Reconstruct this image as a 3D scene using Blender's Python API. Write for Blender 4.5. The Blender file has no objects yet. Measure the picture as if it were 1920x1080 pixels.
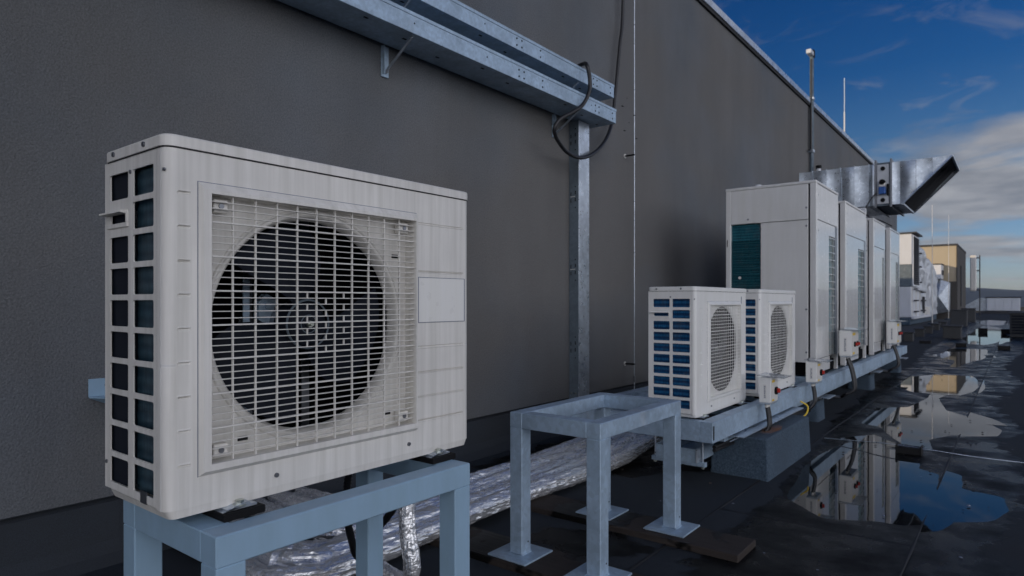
import bpy, math, random
import numpy as np
from mathutils import Vector, noise
R = math.radians
random.seed(7)
S = bpy.context.scene
col = S.collection

# ------------------------------------------------------------------ camera
cam_d = bpy.data.cameras.new('camera')
cam = bpy.data.objects.new('camera', cam_d)
col.objects.link(cam)
cam.location = (0, 0, 1.12)
cam.rotation_euler = (R(90), 0, R(37.99))
cam_d.sensor_width = 36
cam_d.lens = 22.69
cam_d.shift_y = 0.0135
cam_d.clip_start = 0.05
cam_d.clip_end = 20000
cam_d.dof.use_dof = True
cam_d.dof.focus_distance = 1.75
cam_d.dof.aperture_fstop = 7.1
S.camera = cam

# ------------------------------------------------------------------ sky, sun, exposure
WISP = 2.0
SUN_EL, SUN_AZ = R(10.0), R(215)          # low sun behind the building, to the left and behind the camera
W = bpy.data.worlds.new('World'); S.world = W; W.use_nodes = True
nt = W.node_tree; N = nt.nodes; L = nt.links
N.clear()
def wn(t, **k):
    n = N.new(t)
    for a, b in k.items(): setattr(n, a, b)
    return n
def wm(op, a, b=None, c=None, clamp=False):
    n = wn('ShaderNodeMath', operation=op); n.use_clamp = clamp
    for i, v in enumerate((a, b, c)):
        if v is None: continue
        if isinstance(v, (int, float)): n.inputs[i].default_value = v
        else: L.new(v, n.inputs[i])
    return n.outputs[0]
out = wn('ShaderNodeOutputWorld'); bg = wn('ShaderNodeBackground')
bg.inputs[1].default_value = 0.1
L.new(bg.outputs[0], out.inputs[0])
sky = wn('ShaderNodeTexSky', sky_type='NISHITA', sun_disc=False, sun_elevation=SUN_EL, sun_rotation=SUN_AZ,
         altitude=200, air_density=1.0, dust_density=0.6, ozone_density=2.0)
tc = wn('ShaderNodeTexCoord'); sep = wn('ShaderNodeSeparateXYZ')
L.new(tc.outputs['Generated'], sep.inputs[0])
z = wm('MAXIMUM', sep.outputs[2], 0.0)
zz = wm('ADD', z, 0.10)
comb = wn('ShaderNodeCombineXYZ')
L.new(wm('DIVIDE', sep.outputs[0], zz), comb.inputs[0]); L.new(wm('DIVIDE', sep.outputs[1], zz), comb.inputs[1])
comb.inputs[2].default_value = 3.7
n1 = wn('ShaderNodeTexNoise'); n1.inputs['Scale'].default_value = 1.05; n1.inputs['Detail'].default_value = 9; n1.inputs['Roughness'].default_value = .55
n1.inputs['Distortion'].default_value = .25
L.new(comb.outputs[0], n1.inputs[0])
# broken cloud: a bank low in the sky, only wisps higher up
cover = wn('ShaderNodeValToRGB'); cr = cover.color_ramp
cr.elements[0].position = 0.0; cr.elements[0].color = (.50, .50, .50, 1)
cr.elements[1].position = .55; cr.elements[1].color = (.70, .70, .70, 1)
for p, v in ((.06, .50), (.11, .37), (.17, .35), (.205, .42), (.235, .53), (.33, .535), (.42, .56)):
    e = cr.elements.new(p); e.color = (v, v, v, 1)
L.new(z, cover.inputs[0])
n3 = wn('ShaderNodeTexNoise'); n3.inputs['Scale'].default_value = 3.1; n3.inputs['Detail'].default_value = 8; n3.inputs['Roughness'].default_value = .6; n3.inputs['Distortion'].default_value = .8
mp3 = wn('ShaderNodeMapping'); mp3.inputs['Location'].default_value = (WISP, 1.3, .4); L.new(comb.outputs[0], mp3.inputs[0]); L.new(mp3.outputs[0], n3.inputs[0])
wisp = wm('MULTIPLY', wm('SUBTRACT', n3.outputs[0], .55), 3.2, clamp=True)
# unseen clouds over the open side, thickened and brightened to light the roof
side = wm('MULTIPLY_ADD', sep.outputs[0], .48, wm('MULTIPLY_ADD', sep.outputs[1], -.22, .42), clamp=True)
side = wm('POWER', side, 2.0)
mask = wm('MULTIPLY', wm('ADD', wm('SUBTRACT', n1.outputs[0], cover.outputs[0]), wm('MULTIPLY', side, .42)), 7.0, clamp=True)
n2 = wn('ShaderNodeTexNoise'); n2.inputs['Scale'].default_value = 2.6; n2.inputs['Detail'].default_value = 6
L.new(comb.outputs[0], n2.inputs[0])
ccol = wn('ShaderNodeValToRGB')
ccol.color_ramp.elements[0].position = .38; ccol.color_ramp.elements[0].color = (.60, .62, .70, 1)
ccol.color_ramp.elements[1].position = .66; ccol.color_ramp.elements[1].color = (1.06, 1.06, 1.12, 1)
L.new(n2.outputs[0], ccol.inputs[0])
# air tint with elevation: pale near the horizon, deep blue higher up
tint = wn('ShaderNodeValToRGB'); tr = tint.color_ramp
tr.elements[0].position = 0.0; tr.elements[0].color = (.20, .225, .38, 1)
tr.elements[1].position = .45; tr.elements[1].color = (.007, .082, .20, 1)
e = tr.elements.new(.16); e.color = (.11, .155, .215, 1)
e = tr.elements.new(.30); e.color = (.028, .102, .205, 1)
L.new(z, tint.inputs[0])
mul = wn('ShaderNodeMix', data_type='RGBA', blend_type='MULTIPLY'); mul.inputs[0].default_value = 1
L.new(sky.outputs[0], mul.inputs[6]); L.new(tint.outputs[0], mul.inputs[7])
mix = wn('ShaderNodeMix', data_type='RGBA')
lit = wn('ShaderNodeVectorMath', operation='SCALE'); L.new(ccol.outputs[0], lit.inputs[0]); L.new(wm('MULTIPLY_ADD', side, 7.7, .80), lit.inputs[3])
L.new(wm('MAXIMUM', wm('MULTIPLY', mask, .88), wm('MULTIPLY', wisp, .55)), mix.inputs[0]); L.new(mul.outputs[2], mix.inputs[6]); L.new(lit.outputs[0], mix.inputs[7])
L.new(mix.outputs[2], bg.inputs[0])

sd_ = bpy.data.lights.new('sun', 'SUN'); sun = bpy.data.objects.new('sun', sd_); col.objects.link(sun)
sd_.energy = .8; sd_.angle = R(.5); sd_.color = (1, .80, .56)
sdir = Vector((math.sin(SUN_AZ)*math.cos(SUN_EL), math.cos(SUN_AZ)*math.cos(SUN_EL), math.sin(SUN_EL)))
sun.rotation_euler = sdir.to_track_quat('Z', 'Y').to_euler()
S.view_settings.view_transform = 'Standard'; S.view_settings.look = 'None'
S.view_settings.exposure = 1.77; S.view_settings.gamma = 1.0; S.view_settings.use_curve_mapping = False

# ------------------------------------------------------------------ helpers
class MB:
    def __init__(s): s.v = []; s.f = []; s.sm = []; s.mi = []
    def _add(s, vs, fs, smooth=False, mi=0):
        o = len(s.v); s.v += [tuple(p) for p in vs]
        for q in fs: s.f.append(tuple(i+o for i in q)); s.sm.append(smooth); s.mi.append(mi)
        return s
    def box(s, x0, x1, y0, y1, z0, z1, mi=0):
        vs = [(x, y, z) for z in (z0, z1) for y in (y0, y1) for x in (x0, x1)]
        return s._add(vs, [(0,2,3,1),(4,5,7,6),(0,1,5,4),(2,6,7,3),(0,4,6,2),(1,3,7,5)], False, mi)
    def bbox(s, x0, x1, y0, y1, z0, z1, b=.003, mi=0):
        """box with every edge chamfered"""
        X = (x0, x1); Y = (y0, y1); Z = (z0, z1); o = len(s.v); idx = {}
        vs = []
        for i in (0, 1):
            for j in (0, 1):
                for k in (0, 1):
                    sx, sy, sz = (1, -1)[i], (1, -1)[j], (1, -1)[k]
                    for a in range(3):
                        p = [X[i]+sx*b, Y[j]+sy*b, Z[k]+sz*b]; p[a] = (X[i], Y[j], Z[k])[a]
                        idx[(i,j,k,a)] = len(vs); vs.append(tuple(p))
        fs = []
        def q(*keys): fs.append(tuple(idx[k] for k in keys))
        for i in (0, 1):
            a = [(i,0,0,0),(i,1,0,0),(i,1,1,0),(i,0,1,0)]; q(*(a if i else a[::-1]))
            a = [(0,i,0,1),(0,i,1,1),(1,i,1,1),(1,i,0,1)]; q(*(a if i else a[::-1]))
            a = [(0,0,i,2),(1,0,i,2),(1,1,i,2),(0,1,i,2)]; q(*(a if i else a[::-1]))
        for i in (0, 1):
            for j in (0, 1):
                fl = (i == j)
                a = [(i,j,0,0),(i,j,1,0),(i,j,1,1),(i,j,0,1)]; q(*(a if fl else a[::-1]))
                a = [(i,0,j,0),(i,0,j,2),(i,1,j,2),(i,1,j,0)]; q(*(a if fl else a[::-1]))
                a = [(0,i,j,1),(1,i,j,1),(1,i,j,2),(0,i,j,2)]; q(*(a if not fl else a[::-1]))
                for k in (0, 1):
                    a = [(i,j,k,0),(i,j,k,1),(i,j,k,2)]; q(*(a if (i+j+k) % 2 else a[::-1]))
        return s._add(vs, fs, False, mi)
    def cyl(s, p0, p1, r, n=12, r1=None, smooth=True, caps=True, mi=0):
        p0 = Vector(p0); p1 = Vector(p1); r1 = r if r1 is None else r1
        d = (p1-p0).normalized(); a = d.orthogonal().normalized(); b = d.cross(a)
        vs = []
        for p, q in ((p0, r), (p1, r1)):
            for i in range(n):
                t = 2*math.pi*i/n; vs.append(p+a*math.cos(t)*q+b*math.sin(t)*q)
        s._add(vs, [(i, (i+1) % n, n+(i+1) % n, n+i) for i in range(n)], smooth, mi)
        if caps: s._add(vs, [tuple(range(n-1, -1, -1)), tuple(range(n, 2*n))], False, mi)
        return s
    def tube(s, path, r, n=10, rf=None, caps=True, mi=0):
        P = [Vector(p) for p in path]; m = len(P); vs = []
        prev = None
        for i, p in enumerate(P):
            d = (P[min(i+1, m-1)]-P[max(i-1, 0)]).normalized()
            a = d.orthogonal().normalized() if prev is None else (prev-d*prev.dot(d)).normalized()
            prev = a; b = d.cross(a)
            for k in range(n):
                t = 2*math.pi*k/n; rr = r if rf is None else r*rf(i, k, t, p)
                vs.append(p+a*math.cos(t)*rr+b*math.sin(t)*rr)
        fs = [(i*n+k, i*n+(k+1) % n, (i+1)*n+(k+1) % n, (i+1)*n+k) for i in range(m-1) for k in range(n)]
        s._add(vs, fs, True, mi)
        if caps: s._add(vs, [tuple(range(n-1, -1, -1)), tuple(range((m-1)*n, m*n))], False, mi)
        return s
    def lathe_x(s, prof, cy, cz, n=64, smooth=True):
        """revolve (x, r) profile about the axis parallel to X through (cy, cz)"""
        vs = []; m = len(prof)
        for x, r in prof:
            for i in range(n):
                t = 2*math.pi*i/n; vs.append((x, cy+r*math.cos(t), cz+r*math.sin(t)))
        return s._add(vs, [(j*n+i, j*n+(i+1) % n, (j+1)*n+(i+1) % n, (j+1)*n+i) for j in range(m-1) for i in range(n)], smooth)
    def prism(s, pts, ax, t0, t1, mi=0):
        """polygon in the plane across axis ax, extruded t0..t1 along it"""
        def mk(p, t):
            q = [p[0], p[1]]; q.insert(ax, t); return tuple(q)
        n = len(pts); vs = [mk(p, t0) for p in pts]+[mk(p, t1) for p in pts]
        return s._add(vs, [tuple(range(n-1, -1, -1)), tuple(range(n, 2*n))]+[(i, (i+1) % n, n+(i+1) % n, n+i) for i in range(n)], False, mi)
    def flat(s): s.sm = [False]*len(s.sm); return s
    def mesh(s, name, mats):
        me = bpy.data.meshes.new(name); me.from_pydata(s.v, [], s.f); me.update()
        me.polygons.foreach_set('use_smooth', s.sm)
        if not isinstance(mats, (list, tuple)): mats = [mats]
        for m in mats: me.materials.append(m)
        if len(mats) > 1: me.polygons.foreach_set('material_index', s.mi)
        return me
    def build(s, name, mats, parent=None, loc=None):
        o = bpy.data.objects.new(name, s.mesh(name, mats)); col.objects.link(o)
        if parent: o.parent = parent
        if loc: o.location = loc
        return o
def ob(name, me, parent=None, loc=(0, 0, 0), rot=(0, 0, 0)):
    o = bpy.data.objects.new(name, me); col.objects.link(o); o.parent = parent; o.location = loc; o.rotation_euler = rot
    return o
def tag(o, label=None, cat=None, group=None, kind=None):
    if label: o['label'] = label
    if cat: o['category'] = cat
    if group: o['group'] = group
    if kind: o['kind'] = kind
    return o
def thing(name, label, cat, loc=(0, 0, 0), group=None, rz=0):
    o = bpy.data.objects.new(name, None); col.objects.link(o); o.location = loc; o.rotation_euler.z = rz
    o.empty_display_size = .1
    return tag(o, label, cat, group)
def copy_tree(o, parent=None):
    c = o.copy(); col.objects.link(c); c.parent = parent
    for ch in list(o.children): copy_tree(ch, c)
    return c
def curve(pts, n=10):
    """Catmull-Rom through the points"""
    P = [Vector(p) for p in pts]; P = [P[0]*2-P[1]]+P+[P[-1]*2-P[-2]]; o = []
    for i in range(1, len(P)-2):
        a, b, c, d = P[i-1:i+3]
        for k in range(n):
            t = k/n
            o.append(.5*((2*b)+(c-a)*t+(2*a-5*b+4*c-d)*t*t+(3*b-a-3*c+d)*t**3))
    o.append(P[-2]); return o

# ------------------------------------------------------------------ materials
class Mat:
    def __init__(s, name, base=(.5, .5, .5), rough=.5, metal=0, coat=0, ior=None, spec=None):
        s.m = bpy.data.materials.new(name); s.m.use_nodes = True; s.t = s.m.node_tree
        s.b = s.t.nodes['Principled BSDF']
        s.b.inputs['Base Color'].default_value = (*base, 1); s.b.inputs['Roughness'].default_value = rough
        s.b.inputs['Metallic'].default_value = metal; s.b.inputs['Coat Weight'].default_value = coat
        if ior: s.b.inputs['IOR'].default_value = ior
        if spec is not None: s.b.inputs['Specular IOR Level'].default_value = spec
        s.tc = None
    def n(s, t, **k):
        q = s.t.nodes.new(t)
        for a, b in k.items(): setattr(q, a, b)
        return q
    def l(s, a, b): s.t.links.new(a, b)
    def coord(s, scale=(1, 1, 1), world=False):
        if world:
            g = s.n('ShaderNodeNewGeometry').outputs['Position']
        else:
            if not s.tc: s.tc = s.n('ShaderNodeTexCoord')
            g = s.tc.outputs['Object']
        mp = s.n('ShaderNodeMapping'); mp.inputs['Scale'].default_value = scale; s.l(g, mp.inputs[0]); return mp.outputs[0]
    def noise(s, sc, det=4, rough=.5, scale=(1, 1, 1), world=False, dist=0):
        q = s.n('ShaderNodeTexNoise'); q.inputs['Scale'].default_value = sc; q.inputs['Detail'].default_value = det
        q.inputs['Roughness'].default_value = rough; q.inputs['Distortion'].default_value = dist
        s.l(s.coord(scale, world), q.inputs[0]); return q.outputs[0]
    def voro(s, sc, scale=(1, 1, 1), feature='F1', world=False, outp='Distance'):
        q = s.n('ShaderNodeTexVoronoi', feature=feature); q.inputs['Scale'].default_value = sc
        s.l(s.coord(scale, world), q.inputs[0]); return q.outputs[outp]
    def rng(s, v, a, b, c=0., d=1.):
        q = s.n('ShaderNodeMapRange'); q.clamp = True
        for i, x in enumerate((a, b, c, d)): q.inputs[i+1].default_value = x
        s.l(v, q.inputs[0]); return q.outputs[0]
    def mth(s, op, a, b=0., clamp=False):
        q = s.n('ShaderNodeMath', operation=op); q.use_clamp = clamp
        for i, v in enumerate((a, b)):
            if isinstance(v, (int, float)): q.inputs[i].default_value = v
            else: s.l(v, q.inputs[i])
        return q.outputs[0]
    def mixc(s, f, a, b, mode='MIX'):
        q = s.n('ShaderNodeMix', data_type='RGBA', blend_type=mode)
        for i, v in ((0, f), (6, a), (7, b)):
            if isinstance(v, (int, float)): q.inputs[i].default_value = v
            elif isinstance(v, tuple): q.inputs[i].default_value = (*v, 1)
            else: s.l(v, q.inputs[i])
        return q.outputs[2]
    def base(s, c): s.l(c, s.b.inputs['Base Color']); return s
    def rough(s, c): s.l(c, s.b.inputs['Roughness']); return s
    def bump(s, h, dist=.002, strength=1.):
        q = s.n('ShaderNodeBump'); q.inputs['Distance'].default_value = dist; q.inputs['Strength'].default_value = strength
        s.l(h, q.inputs['Height']); s.l(q.outputs[0], s.b.inputs['Normal']); return s

def painted(name, c, rough=.42, dirt=.82, streak=(26, 26, .9), coat=0):
    m = Mat(name, c, rough, coat=coat)
    st = m.rng(m.noise(1.6, 5, .6, streak), .38, .66)
    cl = m.rng(m.noise(5, 4, .6), .35, .7)
    d = tuple(x*dirt for x in c)
    k = m.mixc(m.mth('MULTIPLY', st, .55), c, (d[0]*.97, d[1]*.97, d[2]*.92))
    m.base(m.mixc(m.mth('MULTIPLY', cl, .35), k, d))
    m.rough(m.rng(m.noise(30, 3), .3, .7, rough*.85, rough*1.25))
    m.bump(m.noise(420, 2), .0003, .35)
    return m.m
M = {}
M['case'] = painted('unit_enamel', (.775, .75, .705), .42, .70)
M['case_white'] = painted('white_enamel', (.80, .79, .76), .36, .90, (14, 14, 1.2))
M['tall_white'] = painted('glossy_cabinet_paint', (.74, .73, .71), .22, .90, (8, 8, 1.0), coat=.5)
M['stand_paint'] = painted('grey_blue_stand_paint', (.29, .43, .56), .40, .86, (10, 10, 3))
def galv(name, c=(.50, .545, .60), rough=.42, metal=.75, sc=55):
    m = Mat(name, c, rough, metal)
    v = m.voro(sc, outp='Color'); sp = m.n('ShaderNodeSeparateColor'); m.l(v, sp.inputs[0])
    a = m.mixc(m.rng(sp.outputs[0], 0, 1, 0, .5), c, tuple(x*.62 for x in c))
    bl = m.rng(m.noise(4.5, 6, .65), .42, .62)
    a = m.mixc(m.mth('MULTIPLY', bl, .6), a, tuple(x*.58 for x in c))
    st = m.rng(m.noise(2.2, 6, .7, (1, 1, .35)), .60, .70)
    m.base(m.mixc(m.mth('MULTIPLY', st, .30), a, (.62, .63, .64)))
    m.rough(m.rng(m.noise(16, 5), .3, .7, rough*.8, rough*1.35))
    m.bump(m.noise(60, 4), .0006, .3)
    return m.m
M['galv'] = galv('galvanised_steel', (.44, .57, .70), .45, .40)
M['galv_new'] = galv('bright_galvanised_sheet', (.60, .66, .73), .30, .80, 30)
M['galv_dull'] = galv('dull_galvanised_steel', (.15, .19, .225), .6, .3, 60)
m = Mat('crinkled_foil', (.98, .98, .985), .16, .74)
h = m.mth('ADD', m.mth('MULTIPLY', m.noise(60, 3, .6, (1, .3, 1), dist=.8), 1.0), m.mth('MULTIPLY', m.voro(45, (1, .5, 1)), .6))
m.bump(h, .006, .8); m.rough(m.rng(m.noise(11, 3), .3, .7, .16, .30)); M['foil'] = m.m
m = Mat('render_plaster', (.2, .19, .18), .92, spec=.2)
big = m.rng(m.noise(.75, 5, .6), .35, .68)
v1 = m.rng(m.noise(1.4, 5, .6, (1, 1, .22)), .40, .68)
fine = m.rng(m.noise(120, 4, .8), .36, .64)
c = m.mixc(big, (.152, .174, .200), (.228, .248, .272))
warm = m.rng(m.noise(.33, 4, .6, (1, .8, 1.2)), .42, .62)
c = m.mixc(m.mth('MULTIPLY', warm, .8), c, (.215, .202, .186))
c = m.mixc(m.mth('MULTIPLY', v1, .5), c, (.150, .146, .140))
c = m.mixc(m.mth('MULTIPLY', fine, .62), c, (.080, .080, .080))
m.base(c)
hh = m.mth('ADD', m.mth('MULTIPLY', m.noise(105, 5, .75, (1, 1.3, 1)), 1.3), m.mth('MULTIPLY', m.voro(130), .6))
m.bump(hh, .0065, .9); M['plaster'] = m.m
def bitumen(name, wetattr=False):
    m = Mat(name, (.045, .045, .047), .85)
    g = m.rng(m.noise(260, 2, .8), .25, .75)
    big = m.rng(m.noise(1.3, 6, .6), .35, .7)
    lo, hi = ((.016, .020, .026), (.044, .056, .072))
    c = m.mixc(g, lo, hi)
    c = m.mixc(m.mth('MULTIPLY', big, .5), c, (.027, .028, .030))
    pale = m.rng(m.noise(.9, 5, .7, (1, .5, 1)), .60, .70)
    c = m.mixc(m.mth('MULTIPLY', pale, .35), c, (.046, .049, .053))
    gr = m.noise(300, 3, .8)
    if wetattr:
        at = m.n('ShaderNodeAttribute', attribute_name='wet')
        w = m.mth('ADD', at.outputs['Fac'], m.mth('MULTIPLY', m.mth('SUBTRACT', m.noise(5.5, 6, .65, world=True), .5), .9))
        w = m.rng(w, .47, .53)
        soft = m.rng(m.mth('ADD', at.outputs['Fac'], m.mth('MULTIPLY', m.mth('SUBTRACT', m.noise(2.3, 5, .6, world=True), .5), .8)), .75, 1.15)
        c2 = m.mixc(g, (.005, .005, .0055), (.012, .012, .0115))
        m.base(m.mixc(w, c, c2))
        rr = m.rng(m.noise(3.2, 5, .6, world=True), .38, .66, .16, .55)
        q = m.n('ShaderNodeMix'); m.l(w, q.inputs[0]); q.inputs[2].default_value = .86; m.l(rr, q.inputs[3])
        m.rough(q.outputs[0])
        m.l(m.rng(w, 0, 1, .22, .07), m.b.inputs['Specular IOR Level'])
        b = m.n('ShaderNodeBump'); b.inputs['Distance'].default_value = .0035; m.l(gr, b.inputs['Height'])
        m.l(m.mth('SUBTRACT', 1.0, m.mth('MULTIPLY', w, .72)), b.inputs['Strength'])
        m.l(b.outputs[0], m.b.inputs['Normal'])
    else:
        m.base(c); m.bump(gr, .0035, .9)
    return m.m
M['roofing'] = bitumen('roofing_felt', True)
M['upstand'] = bitumen('upstand_felt')
M['bead'] = Mat('bitumen_bead', (.009, .009, .010), .6, spec=.3).m
m = Mat('rain_water', (.006, .007, .008), .02, ior=1.42)
m.bump(m.noise(9, 2, .5, world=True), .0006, .25); M['water'] = m.m
m = Mat('weathered_concrete', (.3, .3, .29), .9)
g = m.rng(m.noise(75, 4, .85), .38, .62); s_ = m.rng(m.noise(3, 6, .65), .4, .65)
c = m.mixc(g, (.025, .050, .080), (.085, .125, .17)); c = m.mixc(m.mth('MULTIPLY', s_, .6), c, (.04, .06, .085))
m.base(c); m.bump(m.mth('ADD', m.noise(120, 4, .7), m.mth('MULTIPLY', m.voro(70), .6)), .006, .9); M['concrete'] = m.m
m = Mat('rusty_concrete', (.3, .3, .29), .9)
rp = m.rng(m.noise(4, 5, .65), .44, .60)
m.base(m.mixc(rp, (.09, .12, .155), (.20, .085, .04))); m.bump(m.noise(120, 4, .7), .004, .8); M['rust'] = m.m
m = Mat('wet_timber', (.06, .045, .035), .6, spec=.25)
gw = m.noise(3.5, 6, .65, (1, 14, 14)); wetw = m.rng(m.noise(3.4, 4, .6), .50, .54)
c = m.mixc(gw, (.022, .018, .016), (.060, .048, .042)); m.base(m.mixc(wetw, c, (.005, .0045, .004)))
m.rough(m.rng(wetw, 0, 1, .8, .42)); m.bump(gw, .004, .6); M['timber'] = m.m
M['rubber'] = Mat('black_rubber', (.006, .006, .007), .7, spec=.2).m
M['cable'] = Mat('black_cable_sheath', (.012, .012, .014), .42).m
M['corr'] = Mat('corrugated_conduit', (.012, .012, .014), .35).m
M['dark'] = Mat('dark_interior', (.004, .004, .005), .9, spec=.1).m
M['fan'] = Mat('dark_fan_plastic', (.010, .013, .021), .6, spec=.15).m
M['screw'] = Mat('screw_steel', (.22, .23, .25), .4, .9).m
M['slot'] = Mat('punched_slot', (.008, .008, .009), .9).m
M['bolt'] = Mat('zinc_bolt', (.55, .58, .52), .3, 1).m
M['yellow'] = Mat('yellow_sticker', (.75, .52, .04), .5).m
M['red'] = Mat('red_switch', (.55, .03, .02), .4).m
M['blue'] = Mat('blue_actuator', (.02, .10, .35), .4).m
M['print'] = Mat('grey_print', (.16, .18, .24), .5).m
M['seamline'] = Mat('panel_seam_shadow_gap', (.02, .02, .022), .8).m
M['label'] = painted('blank_label', (.68, .66, .63), .35, .9)
M['plate'] = painted('blank_plate', (.78, .77, .74), .3, .93)
def coil(name, c, c2):
    m = Mat(name, c, .35, .55)
    t = m.n('ShaderNodeTexWave', wave_type='BANDS', bands_direction='Z'); t.inputs['Scale'].default_value = 11
    m.l(m.coord(), t.inputs[0])
    k = m.mixc(m.rng(t.outputs[0], .1, .9), c, c2)
    fin = m.rng(m.noise(1.0, 4, .7, (160, 160, 14)), .42, .60); dust = m.rng(m.noise(9, 5, .65), .50, .70)
    k = m.mixc(m.mth('MULTIPLY', fin, .55), k, tuple(x*.45 for x in c)); k = m.mixc(m.mth('MULTIPLY', dust, .35), k, (.16, .18, .19))
    m.base(k); m.bump(t.outputs[0], .004, .5)
    m.rough(m.rng(m.noise(20, 3), .3, .7, .3, .5)); return m.m
M['coil_grey'] = coil('grey_blue_fins', (.03, .075, .11), (.055, .12, .16))
M['coil_blue'] = coil('blue_fins', (.008, .06, .17), (.018, .17, .38))
M['coil_front'] = coil('front_teal_fins', (.03, .24, .31), (.06, .33, .38))
M['coil_teal'] = coil('teal_fins', (.010, .10, .14), (.025, .17, .21))
m = Mat('clear_cover', (.85, .9, .95), .1, ior=1.45); m.b.inputs['Transmission Weight'].default_value = .85; M['clear'] = m.m
M['beige'] = painted('beige_render', (.44, .375, .275), .9, .92, (1, 1, .3))
M['beige_shade'] = painted('shaded_beige_render', (.075, .07, .065), .9, .92, (1, 1, .3))  # beige render darkened, with the shade put into its colour
m = Mat('wrapped_insulation', (.55, .57, .60), .34, .35)
m.bump(m.noise(2.5, 5, .6, dist=.6), .08, .7); M['wrap'] = m.m
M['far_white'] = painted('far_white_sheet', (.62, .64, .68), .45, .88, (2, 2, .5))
M['pedestal'] = painted('pedestal_grey', (.06, .062, .065), .9, .8)
M['far_dark'] = Mat('far_dark_metal', (.03, .032, .038), .6).m
m = Mat('far_fields', (.06, .07, .04), .95)
m.base(m.mixc(m.rng(m.noise(.0012, 8, .6), .4, .6), (.035, .045, .03), (.11, .105, .07))); M['fields'] = m.m
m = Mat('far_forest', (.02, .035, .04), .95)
m.base(m.mixc(m.rng(m.noise(.004, 8, .6), .4, .6), (.010, .026, .055), (.022, .042, .075))); M['forest'] = m.m  # blue of the distant air is put into the forest colour

# ------------------------------------------------------------------ roof deck, felt sheets, puddles
WALLX = -3.07
PUD = [
 [(-1.11,5.69),(-.94,6.17),(-.67,5.8),(-.46,5.26),(-.48,5.1),(-.37,5.02),(-.36,4.64),(-.26,4.59),(-.11,4.58),(-.08,4.35),(-.14,4.12),(-.32,4.01),(-.36,3.82),(-.45,3.75),(-.57,3.76),(-.77,3.66),(-.95,3.9),(-1.0,4.38),(-1.07,4.93)],
 [(-1.18,7.72),(-.97,8.02),(-.94,9.26),(-1.19,10.09),(-1.29,10.94),(-1.01,11.86),(-.41,12.05),(-.33,11.29),(-.42,9.85),(-.55,8.97),(-.45,8.04),(-.22,7.68),(0,7.05),(-.05,6.68),(-.36,6.48),(-.50,6.2),(-.45,5.81),(-.51,5.61),(-.65,5.72),(-.83,6.09),(-1.0,6.57),(-1.12,6.64)],
 [(-1.38,16.2),(-1.2,18.6),(-.49,18.9),(-.44,16.3),(-.6,14.2),(-.75,13.2),(-.95,13.4),(-1.0,15.0)],
 [(-1.32,23.53),(-1.39,30.76),(-1.06,36.56),(-.44,34.05),(-.14,26.76),(-.15,23.1),(-.59,20.51),(-1.01,20.98)],
 [(-1.65,42.8),(-1.43,49.46),(-.49,47.38),(-.42,38.75),(-1.06,38.0)],
]
WET = [[(-1.16,5.33),(-1.13,4.26),(-1.09,3.94),(-1.08,3.77),(-1.1,3.51),(-1.09,3.08),(-1.08,2.64),(-1.04,2.29),(-1.3,1.9),(-1.6,1.5),(-1.2,.6),(-.2,.8),(-.04,1.96),(-.01,2.34),(-.01,3.34),(-.11,3.79),(-.05,3.92),(.03,4.39),(.06,5.0),(.04,5.88),(-.14,6.16),(.05,7.09),(-.2,8.7),(.08,11.23),(-.18,13.73),(.13,18.4),(.28,39.3),(-1.95,49.05),(-1.59,25.63),(-1.64,18.04),(-1.43,13.96),(-1.52,9.98),(-1.39,7.78),(-1.3,6.33)],
       [(-1.85,2.45),(-1.45,2.35),(-1.3,2.62),(-1.5,2.75),(-1.8,2.62)],
       [(-2.9,3.2),(-2.2,3.4),(-1.6,4.2),(-1.6,6),(-2.9,6)]]
def sdist(poly, X, Y):
    """signed distance, positive inside"""
    P = np.array(poly); Q = np.roll(P, -1, 0); d = np.full(X.shape, 1e9); ins = np.zeros(X.shape, bool)
    for (ax, ay), (bx, by) in zip(P, Q):
        dx, dy = bx-ax, by-ay
        t = np.clip(((X-ax)*dx+(Y-ay)*dy)/(dx*dx+dy*dy), 0, 1)
        d = np.minimum(d, np.hypot(X-ax-t*dx, Y-ay-t*dy))
        c = ((ay > Y) != (by > Y)) & (X < (bx-ax)*(Y-ay)/(by-ay+1e-12)+ax)
        ins ^= c
    return np.where(ins, d, -d)
rs = np.random.RandomState(3)
waves = [(rs.uniform(-1, 1)*f, rs.uniform(-1, 1)*f, rs.uniform(0, 6.28), 1/f**.9) for f in (1.5, 2.4, 4, 6, 9, 13, 18, 24, 33, 44) for _ in (0, 1, 2)]
def fn(X, Y):
    s = np.zeros(X.shape)
    for a, b, p, w in waves: s += w*np.sin(a*X+b*Y+p)
    return s
def psd(X, Y):
    d = np.full(X.shape, -1e9)
    for p in PUD: d = np.maximum(d, sdist(p, X, Y))
    return d
def wsd(X, Y):
    d = np.full(X.shape, -1e9)
    for p in WET: d = np.maximum(d, sdist(p, X, Y))
    return d
deck = MB().box(-14, 16, -6, 84, -.4, -.025).build('roof_deck', M['upstand']); tag(deck, kind='structure')
XS = [WALLX, -2.18, -1.26, -.37, .52, 1.41, 2.3, 3.2, 4.1, 5.0, 7, 10, 13, 16]
YB = [[-6, 1.35, 6.9, 12.4, 19.5, 27, 35, 84], [-6, 3.02, 8.6, 15.2, 22, 31, 84], [-6, 1.05, 3.42, 5.72, 9.3, 16.8, 25, 33, 84], [-6, 2.2, 7.3, 14.0, 21, 29, 84], [-6, 4.4, 10.5, 18, 26, 84]]
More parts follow.
